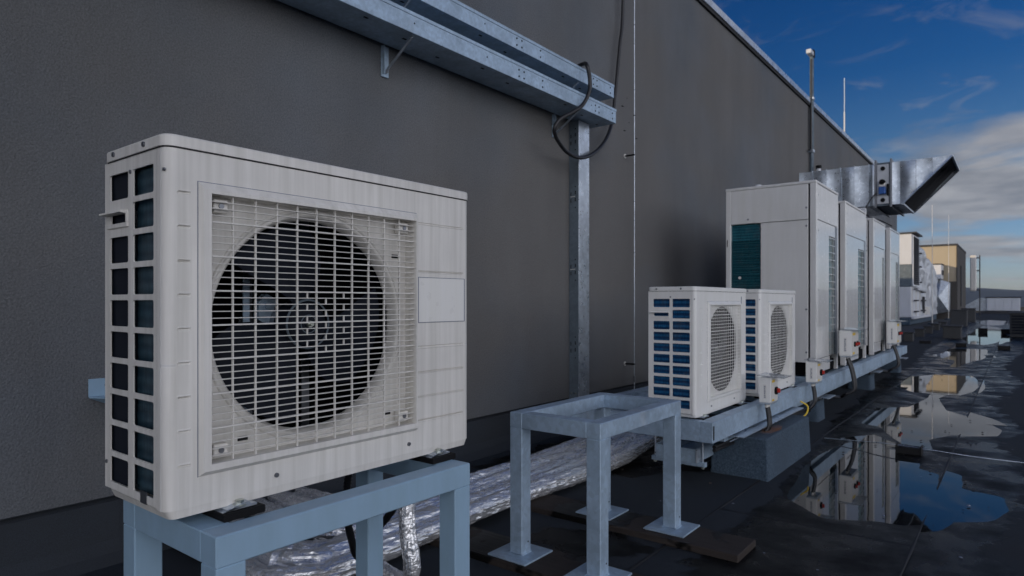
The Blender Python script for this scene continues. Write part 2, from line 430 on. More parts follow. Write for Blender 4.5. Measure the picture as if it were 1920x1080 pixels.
for i in range(len(XS)-1):
    yb = YB[i % 5] if i < 9 else [-6, 84]
    for j in range(len(yb)-1):
        x0, x1, y0, y1 = XS[i], XS[i+1], yb[j], yb[j+1]
        near = i < 5
        xs = np.arange(x0, x1+1e-6, (x1-x0)/(22 if near else 4))
        ys = [y0]
        while ys[-1] < y1-1e-6:
            y = ys[-1]; st = .6 if (y < .8 or not near) else max(.04, .0045*y)
            if y > 20: st = .35
            if y > 52: st = 4
            ys.append(min(y+st, y1))
        if len(ys) > 2 and ys[-1]-ys[-2] < 1e-4: ys.pop(-2)
        ys = np.array(ys); X, Y = np.meshgrid(xs, ys)
        p = psd(X, Y); nz = fn(X, Y)
        zz_ = np.clip(-(p+.05)*.035, -.008, .005)+nz*.0011
        zz_ += .0045*(X-x0)/(x1-x0) + .0045*(Y-y0)/(y1-y0)*(1 if y1-y0 < 20 else .3)
        edge = np.minimum(np.minimum(X-x0, x1-X), np.minimum(Y-y0, y1-Y))
        nx_, ny_ = len(xs), len(ys)
        v = np.stack([X, Y, zz_], -1).reshape(-1, 3)
        fs = [(r*nx_+q, r*nx_+q+1, (r+1)*nx_+q+1, (r+1)*nx_+q) for r in range(ny_-1) for q in range(nx_-1)]
        mb = MB(); mb._add(v.tolist(), fs, True)
        nv = len(v)
        # edge thickness down to the deck and a bead of bitumen squeezed out along the right and far laps
        if near:
            st = [(float(ys[r]), float(zz_[r, -1])) for r in range(ny_)]
            vs = []; k = 0
            for (yy, zt) in st:
                w = .003+.005*noise.noise((x1*3, yy*4, 1.3)); 
                vs += [(x1-.004-w*.6, yy, zt+.0003), (x1+.001, yy, zt+.0022), (x1+.003+w, yy, zt-.0045)]
            mb._add(vs, [f for r in range(ny_-1) for f in ((3*r, 3*r+1, 3*r+4, 3*r+3), (3*r+1, 3*r+2, 3*r+5, 3*r+4))], True, 1)
            if j < len(yb)-2:
                vs = []
                for q in range(nx_):
                    w = .003+.005*noise.noise((xs[q]*5, y1*3, 7.3)); zt = float(zz_[-1, q])
                    vs += [(xs[q], y1-.006-w*.6, zt+.0003), (xs[q], y1+.001, zt+.0022), (xs[q], y1+.004+w, zt-.0045)]
                mb._add(vs, [f for r in range(nx_-1) for f in ((3*r+3, 3*r+4, 3*r+1, 3*r), (3*r+4, 3*r+5, 3*r+2, 3*r+1))], True, 1)
        o = mb.build('roofing_sheet', [M['roofing'], M['bead']], deck)
        wet = np.clip(.5+wsd(X, Y)/.5, 0, 1.5).reshape(-1)
        full = np.zeros(len(mb.v), np.float32); full[:nv] = wet
        a = o.data.attributes.new('wet', 'FLOAT', 'POINT'); a.data.foreach_set('value', full)
for k, poly in enumerate(PUD):
    P = np.array(poly); g = .04 if P[:, 1].max() < 13 else .12
    xs = np.arange(P[:, 0].min()-.3, P[:, 0].max()+.3, g); ys = np.arange(P[:, 1].min()-.4, P[:, 1].max()+.4, g*(1 if g < .1 else 2))
    X, Y = np.meshgrid(xs, ys); d = sdist(poly, X, Y) > -.22
    mb = MB(); nx_ = len(xs)
    idx = {}
    def vi(r, q):
        if (r, q) not in idx: idx[(r, q)] = len(mb.v); mb.v.append((float(xs[q]), float(ys[r]), .0015+.00005*k))
        return idx[(r, q)]
    for r in range(len(ys)-1):
        for q in range(nx_-1):
            if d[r, q] and d[r+1, q] and d[r, q+1] and d[r+1, q+1]:
                mb.f.append((vi(r, q), vi(r, q+1), vi(r+1, q+1), vi(r+1, q))); mb.sm.append(False); mb.mi.append(0)
    tag(mb.build('puddle', M['water']), kind='structure')

# ------------------------------------------------------------------ the big wall
bw = thing('plant_room_building', 'long tall grey brown rendered wall running along the left side of the roof', 'building', (WALLX, 0, 0))
MB().box(-30, 0, -26, 24.4, .285, 4.83).build('wall', M['plaster'], bw)
MB().bbox(-30.1, .045, -26.1, 24.5, 4.83, 4.93, .006).build('coping', M['galv_new'], bw)
MB().box(-.02, .03, -26.05, 24.45, 4.79, 4.83).build('drip_edge', M['seamline'], bw)
MB().box(-.9, -.03, -26, 24.35, -.02, .2849).build('wall_base', M['upstand'], bw)
y = -1.9
k = 0
while y < 24.3:
    y2 = min(y+1.02, 24.38); mb = MB()
    b = .008*(k % 2)
    pts = [(-.03, -.02), (.075, -.02), (.075, .012), (.03, .05), (.006+b*.3, .10), (.004+b*.3, .262), (-.03, .272)]
    mb.prism(pts, 1, y, y2+.004)
    mb.build('upstand_sheet', M['upstand'], bw); y = y2; k += 1

# cable trunking on the wall
def trunking(z0, xf, yend, lab, bys, hh):
    t = thing('cable_trunking', lab, 'cable trunking', (WALLX, 0, z0), 'galvanised cable trunkings on the wall')
    b = MB(); b.bbox(.03, xf, -4, yend, 0, hh, .002); b.build('trunking_body', M['galv'], t)
    y = -4
    while y < yend:
        y2 = min(y+2.0, yend+.004)
        MB().bbox(.026, xf+.004, y+.002, y2-.002, hh-.016, hh+.006, .0015).build('lid', M['galv'], t)
        mb = MB()
        for yy in (y2-.07, y2-.30, y2-.36):
            if yy < yend:
                for dz in (.028, .075): mb.cyl((xf-.002, yy, dz), (xf+.0035, yy, dz), .0065, 8)
        for q in range(5):
            yy = y+.3+q*.33
            mb.box(xf-.06-.05*(q % 3), xf-.045-.05*(q % 3), yy, yy+.03, -.0012, .001)
            if q % 2: mb.cyl((xf-.001, yy, .06), (xf+.002, yy, .06), .005, 6)
        mb.build('fixing_holes', M['slot'], t)['kind'] = 'stuff'
        y = y2
    for by in bys:
        p = MB().bbox(0, .012, by-.028, by+.028, -.19, -.001, .002).bbox(.011, .035, by-.026, by-.020, -.18, -.002, .001)
        br = p.build('wall_bracket', M['galv'], t)
        MB().cyl((.02, by-.01, -.165), (xf-.02, by-.01, -.004), .009, 6).build('strut', M['galv_new'], br)
        MB().cyl((.0, by, -.16), (.03, by, -.16), .009, 6).build('bolt', M['screw'], br)
    return t
CH = 1.12
trunking(CH+1.572, .29, 5.05, 'lower galvanised cable trunking, the one resting on the vertical duct', (.75, 2.65, 4.5), .118)
trunking(CH+1.80, .27, 5.05, 'upper galvanised cable trunking with the black cable hooked over it', (.75, 2.65, 4.5), .11)
t = thing('vertical_cable_duct', 'tall perforated galvanised duct running down the wall from the lower trunking', 'cable duct', (WALLX, 4.735, .30))
MB().bbox(.003, .098, 0, .175, -.12, 2.39, .002).build('duct_body', M['galv_dull'], t)
MB().bbox(.095, .102, .003, .172, -.11, 2.385, .001).build('cover', M['galv_new'], t)
mb = MB()
for zc in (.45, 1.12, 1.75, 2.25):
    for dz in (-.12, -.06, 0, .06): 
        mb.box(.062, .072, -.0015, .001, zc+dz, zc+dz+(.03 if dz in (-.06, 0) else .012))
        if dz in (-.06, 0): mb.box(.018, .026, -.0015, .001, zc+dz-.01, zc+dz+.022)
for zc in (.5, 1.6, 2.1):
    for yy in (.03, .14): mb.cyl((.10, yy, zc), (.1035, yy, zc), .004, 6)
mb.build('punched_slots', M['slot'], t)['kind'] = 'stuff'
mb = MB()
for zc in (.03, -.06):
    for xx in (.03, .07): mb.cyl((xx, .002, zc), (xx, -.006, zc), .008, 8)
mb.build('bolts', M['bolt'], t)['kind'] = 'stuff'
for k, zc in enumerate((1.10, 1.73)):
    MB().cyl((.02, -.004, zc), (.066, -.004, zc+.002), .003, 6).build('cable_tie', M['label'], t)

# black cable hooked over the trunking
cab = curve([(-3.0, 5.60, 5.6), (-3.0, 5.59, 4.04), (-3.0, 5.52, 3.56), (-3.0, 5.43, 3.07), (-2.99, 5.35, 2.80), (-2.96, 5.18, 2.60), (-2.93, 4.94, 2.44), (-2.90, 4.67, 2.34), (-2.88, 4.43, 2.335), (-2.87, 4.27, 2.40), (-2.85, 4.19, 2.465), (-2.82, 4.22, 2.55), (-2.775, 4.35, 2.635), (-2.75, 4.45, 2.71), (-2.73, 4.51, 2.82), (-2.73, 4.525, 2.92), (-2.74, 4.50, 3.03), (-2.80, 4.54, 3.075), (-2.93, 4.56, 3.06)], 8)
tag(MB().tube(cab, .0165, 10).build('black_cable', M['cable']), 'black cable looping down below the trunking end and hooked over it', 'cable')

# lightning conductor rod on the wall
t = thing('wall_conductor_rod', 'thin grey lightning conductor running straight down the wall past the small units', 'lightning conductor', (-2.964, 5.755, 0))
MB().cyl((0, 0, .12), (0, 0, 5.1), .0045, 8).build('rod', M['galv_new'], t)
for zc in (CH+1.45, CH-.615):
    c_ = MB().cyl((-.106, 0, zc), (.004, 0, zc), .009, 8).build('clip', M['rubber'], t)
    MB().cyl((-.106, 0, zc), (-.099, 0, zc), .022, 12).build('collar', M['label'], c_)
MB().cyl((0, 0, .33), (0, 0, .39), .014, 8).build('coupler', M['screw'], t)

# steel bracket on the wall behind the near unit
t = thing('steel_wall_bracket', 'blue grey folded steel bracket bolted to the wall left behind the nearest unit', 'bracket', (WALLX, 1.04, .72))
MB().bbox(0, .006, 0, .55, 0, .075, .001).build('flange', M['stand_paint'], t)
MB().prism([(.007, -.002), (.20, -.002), (.20, -.006), (.02, -.20), (.007, -.20)], 1, .12, .126).build('gusset', M['stand_paint'], t)
MB()._add([(.007, .0, 0), (.25, .12, 0), (.25, .55, 0), (.007, .55, 0), (.007, .0, -.004), (.25, .12, -.004), (.25, .55, -.004), (.007, .55, -.004)], [(0,1,2,3),(7,6,5,4),(0,4,5,1),(1,5,6,2),(2,6,7,3),(3,7,4,0)]).build('shelf', M['stand_paint'], t)
MB()._add([(.012, .002, -.005), (.012, .55, -.27), (.012, .55, -.005), (.20, .12, -.005), (.20, .55, -.20)], [(0,1,2),(0,3,4,1)]).build('brace_sheet', M['stand_paint'], t)
MB().cyl((.004, .07, .045), (.0075, .07, .045), .010, 10).build('bolt_hole', M['slot'], t)

# ------------------------------------------------------------------ condensing units
def sheetmesh(mb, path, zs, skip, off):
    """path: list of (x, y, nx, ny, tag); vertical sheet over heights zs"""
    n = len(path); vs = []
    for zv in zs:
        for (x, y, nx, ny) in path:
            o = off(y, zv); vs.append((x+nx*o, y+ny*o, zv))
    fs = []; 
    for j in range(len(zs)-1):
        for i in range(n-1):
            if skip(i, j): continue
            fs.append((j*n+i, j*n+i+1, (j+1)*n+i+1, (j+1)*n+i))
    mb._add(vs, fs, False)
    for q in range(len(mb.f)-len(fs), len(mb.f)):
        a, b = mb.f[q][0], mb.f[q][1]
        k = (a-(len(mb.v)-len(vs))) % n
        mb.sm[q] = abs(path[k][2]-path[k+1][2]) > .01
    return mb
def hole_panel(mb, X, Z, y, depth, holes, r=.005):
    """flat panel at plane y over X[0]..X[1] x Z[0]..Z[1] with rectangular rounded holes with lips going +y"""
    xs = sorted(set([X[0], X[1]]+[h[0] for h in holes]+[h[1] for h in holes]))
    zs = sorted(set([Z[0], Z[1]]+[h[2] for h in holes]+[h[3] for h in holes]))
    n = len(xs)
    vs = [(x, y, z_) for z_ in zs for x in xs]; fs = []
    for j in range(len(zs)-1):
        for i in range(n-1):
            cx, cz = (xs[i]+xs[i+1])/2, (zs[j]+zs[j+1])/2
            if any(h[0] < cx < h[1] and h[2] < cz < h[3] for h in holes): continue
            fs.append((j*n+i, j*n+i+1, (j+1)*n+i+1, (j+1)*n+i))
    mb._add(vs, fs)
    for (a, b, c, d) in holes:
        pts = []
        for (cx, cz, t0) in ((b-r, d-r, 0), (a+r, d-r, 90), (a+r, c+r, 180), (b-r, c+r, 270)):
            corner = (b if t0 in (0, 270) else a, d if t0 in (0, 90) else c)
            arc = [(cx+r*math.cos(R(t0+q)), cz+r*math.sin(R(t0+q))) for q in (0, 30, 60, 90)]
            pts += arc
            mb._add([(corner[0], y, corner[1])]+[(p[0], y, p[1]) for p in arc], [(0, 1, 2), (0, 2, 3), (0, 3, 4)])
        m_ = len(pts)
        mb._add([(p[0], y, p[1]) for p in pts]+[(p[0], y+depth, p[1]) for p in pts], [(q, (q+1) % m_, m_+(q+1) % m_, m_+q) for q in range(m_)])
    return mb
def rrect(x0, x1, y0, y1, r, n=5):
    o = []
    for cx, cy, t0 in ((x1-r, y1-r, 0), (x0+r, y1-r, 90), (x0+r, y0+r, 180), (x1-r, y0+r, 270)):
        o += [(cx+r*math.cos(R(t0+90*q/n)), cy+r*math.sin(R(t0+90*q/n))) for q in range(n+1)]
    return o
def ring_stack(mb, rings, cap=True):
    n = len(rings[0][0]); vs = []
    for pts, z_ in rings: vs += [(p[0], p[1], z_) for p in pts]
    mb._add(vs, [(j*n+i, j*n+(i+1) % n, (j+1)*n+(i+1) % n, (j+1)*n+i) for j in range(len(rings)-1) for i in range(n)], True)
    if cap: mb._add(vs, [tuple(range((len(rings)-1)*n, len(rings)*n)), tuple(range(n-1, -1, -1))])
    return mb

def make_unit(t, Wd, H, D, oy, oz, rad, pitch, z0row, grooves, holesx, hh, case, coilm, nh, nvv, detailed):
    LH = .027; r = .022
    # ---- front panel
    seam = -.037 if detailed else -.0225
    path = [(seam, 0, 0, -1)]
    if detailed: path += [(-r, 0, 0, -1)]
    path += [(-r+r*math.sin(R(a)), r-r*math.cos(R(a)), math.sin(R(a)), -math.cos(R(a))) for a in (0, 15, 30, 45, 60, 75, 90)]
    e0, e1 = (.024, .052) if detailed else (.075, .105)
    g0, g1 = oy[1]+.012, Wd-.028
    ysx = sorted([max(e0, r+.002), max(e0, r+.002)+.003, e1-.003, e1, oy[0]-.012, oy[0], oy[1], oy[1]+.008, g0, g0+.004, g1-.004, g1])
    path += [(0, yy, 1, 0) for yy in ysx]
    path += [(-r+r*math.cos(R(a)), Wd-r+r*math.sin(R(a)), math.cos(R(a)), math.sin(R(a))) for a in (0, 15, 30, 45, 60, 75, 90)]
    path += [(-.06, Wd, 0, 1)]
    emb = [z0row-pitch*k for k in range(9)]
    gz = set([0.012, H-LH, oz[0], oz[1]])
    for z_ in grooves+emb:
        for q in (-.006, -.0035, -.001, .0015, .005): gz.add(z_+q)
    zs = sorted(gz)
    ea, eb = ysx[1], ysx[2]
    def off(yv, zv):
        for z_ in grooves:
            if abs(zv-z_) < .0055 and g0+.002 < yv < g1-.002: return {-35: .0010, -10: -.0030, 15: -.0026}.get(round((zv-z_)*1e4), 0)
        for z_ in emb:
            if abs(zv-z_) < .0055 and ea-.0005 < yv < eb+.0005: return {-35: -.0018, -10: -.0028, 15: .0018}.get(round((zv-z_)*1e4), 0)
        return 0
    def skip(i, j):
        y0_, y1_ = path[i][1], path[i+1][1]
        return path[i][2] == 1 and oy[0]-1e-6 <= y0_ and y1_ <= oy[1]+1e-6 and oz[0]-1e-6 <= zs[j] and zs[j+1] <= oz[1]+1e-6
    mb = MB(); sheetmesh(mb, path, zs, skip, off)
    fp = mb.build('front_panel', case, t)
    # lower front edge: a folded skirt with sloped corners
    ring_stack(MB(), [(rrect(-D+.01, -.003, .012, Wd-.012, .016), -.006 if detailed else -.004), (rrect(-D+.006, -.0008, .004, Wd-.004, .018), .0125)]).build('base_pan', case, t)
    # ---- lid
    lid = MB()
    o_ = rrect(-D-.003, .003, -.003, Wd+.003, .026, 6); i1 = rrect(-D-.0015, .0015, -.0015, Wd+.0015, .0245, 6); i2 = rrect(-D+.004, -.004, .004, Wd-.004, .02, 6); i3 = rrect(-D+.012, -.012, .012, Wd-.012, .012, 6)
    ring_stack(lid, [(rrect(-D-.001, .001, -.001, Wd+.001, .024, 6), H-LH+.0005), (o_, H-LH+.0012)], False)
    ring_stack(lid, [(o_, H-LH+.0012), (o_, H-.006)], False)
    ring_stack(lid, [(o_, H-.006), (i1, H-.0028), (i2, H-.0006), (i3, H)])
    ld = lid.build('lid', case, t)
    for b in (-.09, -.245):
        MB().cyl((b, -.002, H-.0135), (b, -.0065, H-.0135), .0055, 10).build('lid_screw', M['screw'], ld)
    jt = rrect(-D-.0012, .0012, -.0012, Wd+.0012, .0245, 6); jh = .0022 if detailed else .0014
    ring_stack(MB(), [(jt, H-LH-jh), (jt, H-LH+.0008)], False).build('lid_joint', M['seamline'], t)
    # ---- side panel with openings (faces -Y)
    xe = seam-.0015
    holes = []
    c_l = []; c_r = []
    for k in range(10):
        zc = z0row+pitch*.42-pitch*k
        (c_r if 1 else 0).append((holesx[2], holesx[3], zc-hh/2, zc+hh/2))
        if k != 1: c_l.append((holesx[0], holesx[1], zc-hh/2, zc+hh/2))
    holes = c_l+c_r
    hz = z0row+pitch*.42-pitch
    holes.append((holesx[0]+.004, holesx[1]-.006, hz-.012, hz+.010))
    mb = MB(); hole_panel(mb, (-D, xe), (.016, H-LH-.001), 0, .0035 if detailed else .006, holes)
    mb.box(-D, -D+.002, .0005, .05, .016, H-LH-.001); mb.box(xe-.001, xe, .0005, .03, .016, H-LH-.001)
    sp = mb.build('side_panel', case, t)
    # moulded carrying handle
    hx0, hx1 = holesx[0]-.006, holesx[1]+.002
    mb = MB(); mb.prism([(0, hz+.016), (-.016, hz+.013), (-.017, hz+.009), (0, hz+.007)], 0, hx0-.012, hx1-.004)
    mb.bbox(hx0, hx1, -.004, .001, hz-.022, hz-.012, .001); mb.bbox(hx1-.008, hx1, -.004, .001, hz-.012, hz+.012, .001)
    mb.box(hx0, hx1, .022, .024, hz-.02, hz+.016)
    mb.build('handle', case, sp)
    for (bx, bz) in ((holesx[2]-.011, H-.062), (-D+.012, .075)):
        MB().cyl((bx, .001, bz), (bx, -.003, bz), .0045, 8).build('screw', M['screw'], sp)
    if detailed: MB().box(xe-.075, xe-.045, -.001, .001, .014, .040).build('notch', M['screw'], sp)
    # ---- other faces
    mb = MB(); mb.box(-D-.001, -D+.001, .002, Wd-.002, .014, H-LH); mb.box(-D, -.06, Wd-.0015, Wd, .014, H-LH)
    mb.build('rear_panel', case, t)
    MB().box(-D+.006, -.008 if not detailed else -.16, .045, .05, .02, H-.04).build('shade_liner', M['dark'], t)  # dark sheet added in place of the shade inside the case
    mb = MB(); mb.box(-D+.01, -D+.014, .05, Wd-.01, .02, H-.04); mb.box(-D+.014, -.02, Wd-.02, Wd-.016, .02, H-.04)
    mb.box(-D+.014, -.02, .052, Wd-.02, H-.045, H-.04); mb.box(-D+.014, -.02, .052, Wd-.02, .02, .024)
    mb.build('shade_lining', M['dark'], t)  # more dark sheets that keep the enclosed interior looking shaded
    cx0, cx1 = (-.165, -.048) if detailed else (-D+.02, -.02)
    cm = MB()
    cm.box(cx0, cx1, .014 if detailed else .018, .04, .03, H-.05)
    cm.build('side_coil', coilm, t)
    if detailed: MB().box(-D+.003, cx0-.001, .009, .013, .03, H-.05).build('inner_shade', M['fan'], t)  # dark sheet added so the side openings look into shade
    # ---- shroud behind the guard
    cy, cz, = (oy[0]+oy[1])/2-(.008 if detailed else 0), (oz[0]+oz[1])/2+(.001 if detailed else 0)
    n = 96; vs = []; hy0, hy1, hz0, hz1 = oy[0]-.015, oy[1]+.015, oz[0]-.015, oz[1]+.015
    ro = rad*1.10
    for i in range(n):
        a = 2*math.pi*i/n; ca, sa = math.cos(a), math.sin(a)
        ky = (hy1-cy)/ca if ca > 1e-6 else ((hy0-cy)/ca if ca < -1e-6 else 1e9)
        kz = (hz1-cz)/sa if sa > 1e-6 else ((hz0-cz)/sa if sa < -1e-6 else 1e9)
        k = min(ky, kz); q = min(ro, k-.001)
        vs.append((-.034, cy+ca*k, cz+sa*k)); vs.append((-.034, cy+ca*q, cz+sa*q))
    mb = MB()._add(vs, [(2*i, 2*((i+1) % n), 2*((i+1) % n)+1, 2*i+1) for i in range(n)])
    sh = mb.build('fan_shroud', case, t)
    if not detailed: sh.location.x = .022
    prof = [(-.034, ro), (-.030, rad*1.095), (-.028, rad*1.085), (-.031, rad*1.07), (-.034, rad*1.065), (-.030, rad*1.055), (-.029, rad*1.045), (-.033, rad*1.03), (-.040, rad*1.015), (-.052, rad*1.002), (-.058, rad*.998), (-.064, rad*.997), (-.066, rad*1.01)]
    if not detailed: prof = [(-.012+(x_+.034)*.35, r_) for x_, r_ in prof[:-2]]
    MB().lathe_x(prof, cy, cz, 96).build('bell_mouth', case, t)
    # bezel and return lips
    mb = MB()
    by0, by1, bz0, bz1 = oy[0]-.020, oy[1]+.007, oz[0]-.020, oz[1]+.020
    pr = .013
    rings = [[(0.0002, by0-.003, bz0-.004), (0.0002, by1+.003, bz0-.004), (0.0002, by1+.003, bz1+.004), (0.0002, by0-.003, bz1+.004)],
             [(pr, by0+.004, bz0+.006), (pr, by1-.001, bz0+.006), (pr, by1-.001, bz1-.012), (pr, by0+.004, bz1-.012)],
             [(pr, oy[0], oz[0]), (pr, oy[1], oz[0]), (pr, oy[1], oz[1]), (pr, oy[0], oz[1])],
             [(-.036, oy[0], oz[0]), (-.036, oy[1], oz[0]), (-.036, oy[1], oz[1]), (-.036, oy[0], oz[1])]]
    vs = [p for rg in rings for p in rg]
    mb._add(vs, [(4*j+i, 4*j+(i+1) % 4, 4*j+4+(i+1) % 4, 4*j+4+i) for j in range(3) for i in range(4)])
    bz = mb.build('bezel', case, t)
    mb = MB(); q_ = .0045; e_ = .0014 if detailed else .001
    for a in ((by0-q_, by0-q_+e_, bz0-q_, bz1+q_), (by0-q_+e_, by1+q_, bz1+q_-e_, bz1+q_)): mb.box(-.0002, .0009, *a)
    mb.build('bezel_joint', M['print'], bz)
    # ---- guard bars
    zsb = [oz[0]+(oz[1]-oz[0])*k/nh for k in range(1, nh)]; ysb = [oy[0]+(oy[1]-oy[0])*k/nvv for k in range(1, nvv)]
    if detailed:
        gd = MB().bbox(-.004, .004, oy[0]+.0005, oy[0]+.004, oz[0]+.001, oz[1]-.001, .0008).build('fan_guard', case, t)
        th = MB().bbox(-.004, .004, 0, oy[1]-oy[0]-.005, -.0010, .0010, .0006).mesh('guard_bar', case)
        tk = MB().bbox(-.005, .0055, 0, oy[1]-oy[0]-.005, -.0017, .0017, .0006).mesh('guard_bar_thick', case)
        tv = MB().bbox(-.004, .003, -.0013, .0013, 0, oz[1]-oz[0], .0006).mesh('guard_bar_upright', case)
        for k, z_ in enumerate(zsb): ob('guard_bar', tk if k % 5 == 4 else th, gd, (0, oy[0]+.0045, z_))
        for y_ in ysb: ob('guard_upright', tv, gd, (-.001, y_, oz[0]))
        st = MB(); pz = (oz[1]-oz[0])/nh; py = (oy[1]-oy[0])/nvv; kc = round((cz-oz[0])/pz); ic = round((cy-oy[0])/py)
        for k in range(-5, 5):
            for i in (4.5, 5.5, 6.5):
                y_ = oy[0]+i*py
                if (k+int(i)) % 2 == 0: st.box(-.003, .002, y_-.0010, y_+.0010, oz[0]+(kc+k)*pz, oz[0]+(kc+k+1)*pz)
        st.build('guard_studs', case, t)['kind'] = 'stuff'
        # corner fixings of the guard and small dark slots in the shroud
        for yy in (oy[0]+.03, oy[1]-.03):
            for z_ in (oz[0]+.022, oz[1]-.022):
                c = MB().bbox(-.03, -.006, yy-.016, yy+.016, z_-.014, z_+.014, .002).build('guard_fixing', case, t)
                MB().cyl((-.006, yy, z_), (-.003, yy, z_), .006, 10).build('screw', M['screw'], c)
        mb = MB()
        for (yy, z_) in ((oy[0]+.095, oz[0]+.035), (oy[1]-.07, oz[0]+.035), (oy[1]-.04, oz[1]-.10)): mb.box(-.0342, -.032, yy-.012, yy+.012, z_-.006, z_+.004)
        mb.build('shroud_slots', M['slot'], t)['kind'] = 'stuff'
    else:
        mb = MB()
        for k, z_ in enumerate(zsb): mb.box(0, .003+.001*(k % 5 == 4), oy[0], oy[1], z_-.0014-.0016*(k % 5 == 4), z_+.0014)
        for y_ in ysb: mb.box(0, .0025, y_-.0013, y_+.0013, oz[0], oz[1])
        mb.build('fan_guard', case, t)
    # ---- fan
    fan = MB(); fan.lathe_x([(-.06, .001), (-.060, .036), (-.064, .052), (-.075, .060), (-.12, .062)], cy, cz, 40).build('fan_hub', M['fan'], t)
    for k in range(3):
        vs = []; nu, nv_ = 14, 8
        for i in range(nu+1):
            rr = .055+(rad*.955-.055)*i/nu
            for j in range(nv_+1):
                f = j/nv_; sweep = 18*(i/nu)**1.5; span = 66+14*math.sin(math.pi*i/nu)
                a = R(120*k-28+sweep+span*(f-.5)); x = -.125+.055*f+.012*math.sin(math.pi*f)-.006*(i/nu)
                vs.append((x, cy+rr*math.cos(a), cz+rr*math.sin(a)))
        MB()._add(vs, [(i*(nv_+1)+j, (i+1)*(nv_+1)+j, (i+1)*(nv_+1)+j+1, i*(nv_+1)+j+1) for i in range(nu) for j in range(nv_)], True).build('fan_blade', M['fan'], t)
    mt = MB().cyl((-.13, cy, cz), (-.20, cy, cz), .05, 24).build('fan_motor', M['screw'], t)
    mb = MB()
    for s_ in (-1, 1): mb.box(-.205, -.20, cy+s_*.085-.012, cy+s_*.085+.012, .03, H-.05)
    mb.box(-.204, -.199, cy-.11, cy+.11, cz-.012, cz+.012)
    mb.build('motor_bracket', M['screw'], t)
    if detailed:
        rgp = [(-.0625, .0585), (-.0605, .0600), (-.0605, .0625), (-.0640, .0640)]
        MB().lathe_x(rgp, cy, cz, 48).build('hub_ring', M['galv_dull'], t)
        MB().lathe_x([(-.0605, .021), (-.0585, .0225), (-.0605, .0245)], cy, cz, 32).build('hub_ring', M['galv_dull'], t)
        MB().bbox(-.19, -.185, .272, .290, .03, .50, .001).build('motor_upright', M['galv'], t)
        mb = MB(); mb.prism([(.300, .395), (.325, .380), (.352, .445), (.322, .462), (.300, .440)], 0, -.185, -.16); mb.cyl((-.16, .325, .432), (-.155, .325, .432), .010, 12)
        mb.build('motor_lug', M['galv'], t)
    mb = MB(); mb.cyl((-.060, cy, cz), (-.052, cy, cz), .009, 6); mb.cyl((-.052, cy, cz), (-.044, cy, cz), .005, 8); mb.build('hub_nut', M['bolt'], t)
    # fixings on the lower front and mounting feet
    for y_ in (.27*Wd, .72*Wd): MB().cyl((.0, y_, .038), (.0035, y_, .038), .0055, 10).build('screw', M['screw'], fp)
    MB().cyl((-.008, .0035, H-.075), (-.008, -.0005, H-.075), .0035, 8).build('screw', M['screw'], fp)
    for y_ in (.155 if detailed else .12, Wd-.145 if detailed else Wd-.12):
        for b in (.02, -D-.005):
            s_ = 1 if b > 0 else -1
            ft = MB().bbox(min(b, b-s_*.08), max(b, b-s_*.08), y_-.035, y_+.035, -.012, -.0065, .001)
            ft.prism([(y_-.045, -.012), (y_-.035, -.012), (y_-.018, -.004), (y_+.015, .001), (y_+.02, -.006), (y_-.03, -.0115)], 0, min(b, b-s_*.05), max(b, b-s_*.05))
            f_ = ft.build('mounting_foot', M['galv_new'], t)
            mb = MB(); mb.cyl((b-s_*.012, y_, -.0065), (b-s_*.012, y_, -.003), .015, 14); mb.cyl((b-s_*.012, y_, -.003), (b-s_*.012, y_, .005), .0095, 6, smooth=False)
            mb.build('bolt', M['bolt'], f_)
            MB().bbox(min(b-s_*.09, b+s_*.012), max(b-s_*.09, b+s_*.012), y_-.048, y_+.048, -.029, -.0125, .0015).build('rubber_pad', M['rubber'], t)

U1Z = CH-.441
u1 = thing('air_conditioner_unit', 'nearest and largest air conditioner unit, cream case with a dark fan, on the grey stand', 'air conditioner', (-1.357, .597, U1Z), 'air conditioner units with one fan')
make_unit(u1, .923, .786, .303, (.090, .683), (.096, .671), .261, .0708, .669, [.669, .528, .310, .238, .168, .098], (-.274, -.177, -.152, -.052), .0585, M['case'], M['coil_grey'], 39, 11, True)
lb = MB().bbox(-.0002, .0012, .703, .896, .382, .511, .0004).build('blank_label', M['plate'], u1)
mb = MB()
for a in ((.7005, .703, .3803, .5127), (.896, .8985, .3803, .5127), (.703, .896, .3803, .382), (.703, .896, .511, .5127)): mb.box(-.0002, .0016, *a)
mb.build('label_edge', M['print'], lb)

def small(x, y0, w, lab):
    t = thing('air_conditioner_unit', lab, 'air conditioner', (x, y0, CH-.675), 'air conditioner units with one fan')
    make_unit(t, w, .766, .30, (.20, w-.15), (.0925, .654), .270, .0665, .64, [.60, .53, .46, .39, .32, .25, .18, .11], (-.268, -.162, -.145, -.036), .050, M['case_white'], M['coil_blue'], 28, 16, False)
    MB().bbox(-.0002, .0015, w-.115, w-.105, .66, .71, .0004).build('badge_strip', M['print'], t)
    return t
small(-1.47, 3.62, .90, 'small white air conditioner unit with blue coils at the near end of the raised platform')
small(-1.436, 4.72, .93, 'small white air conditioner unit tucked between its twin and the first tall cabinet')

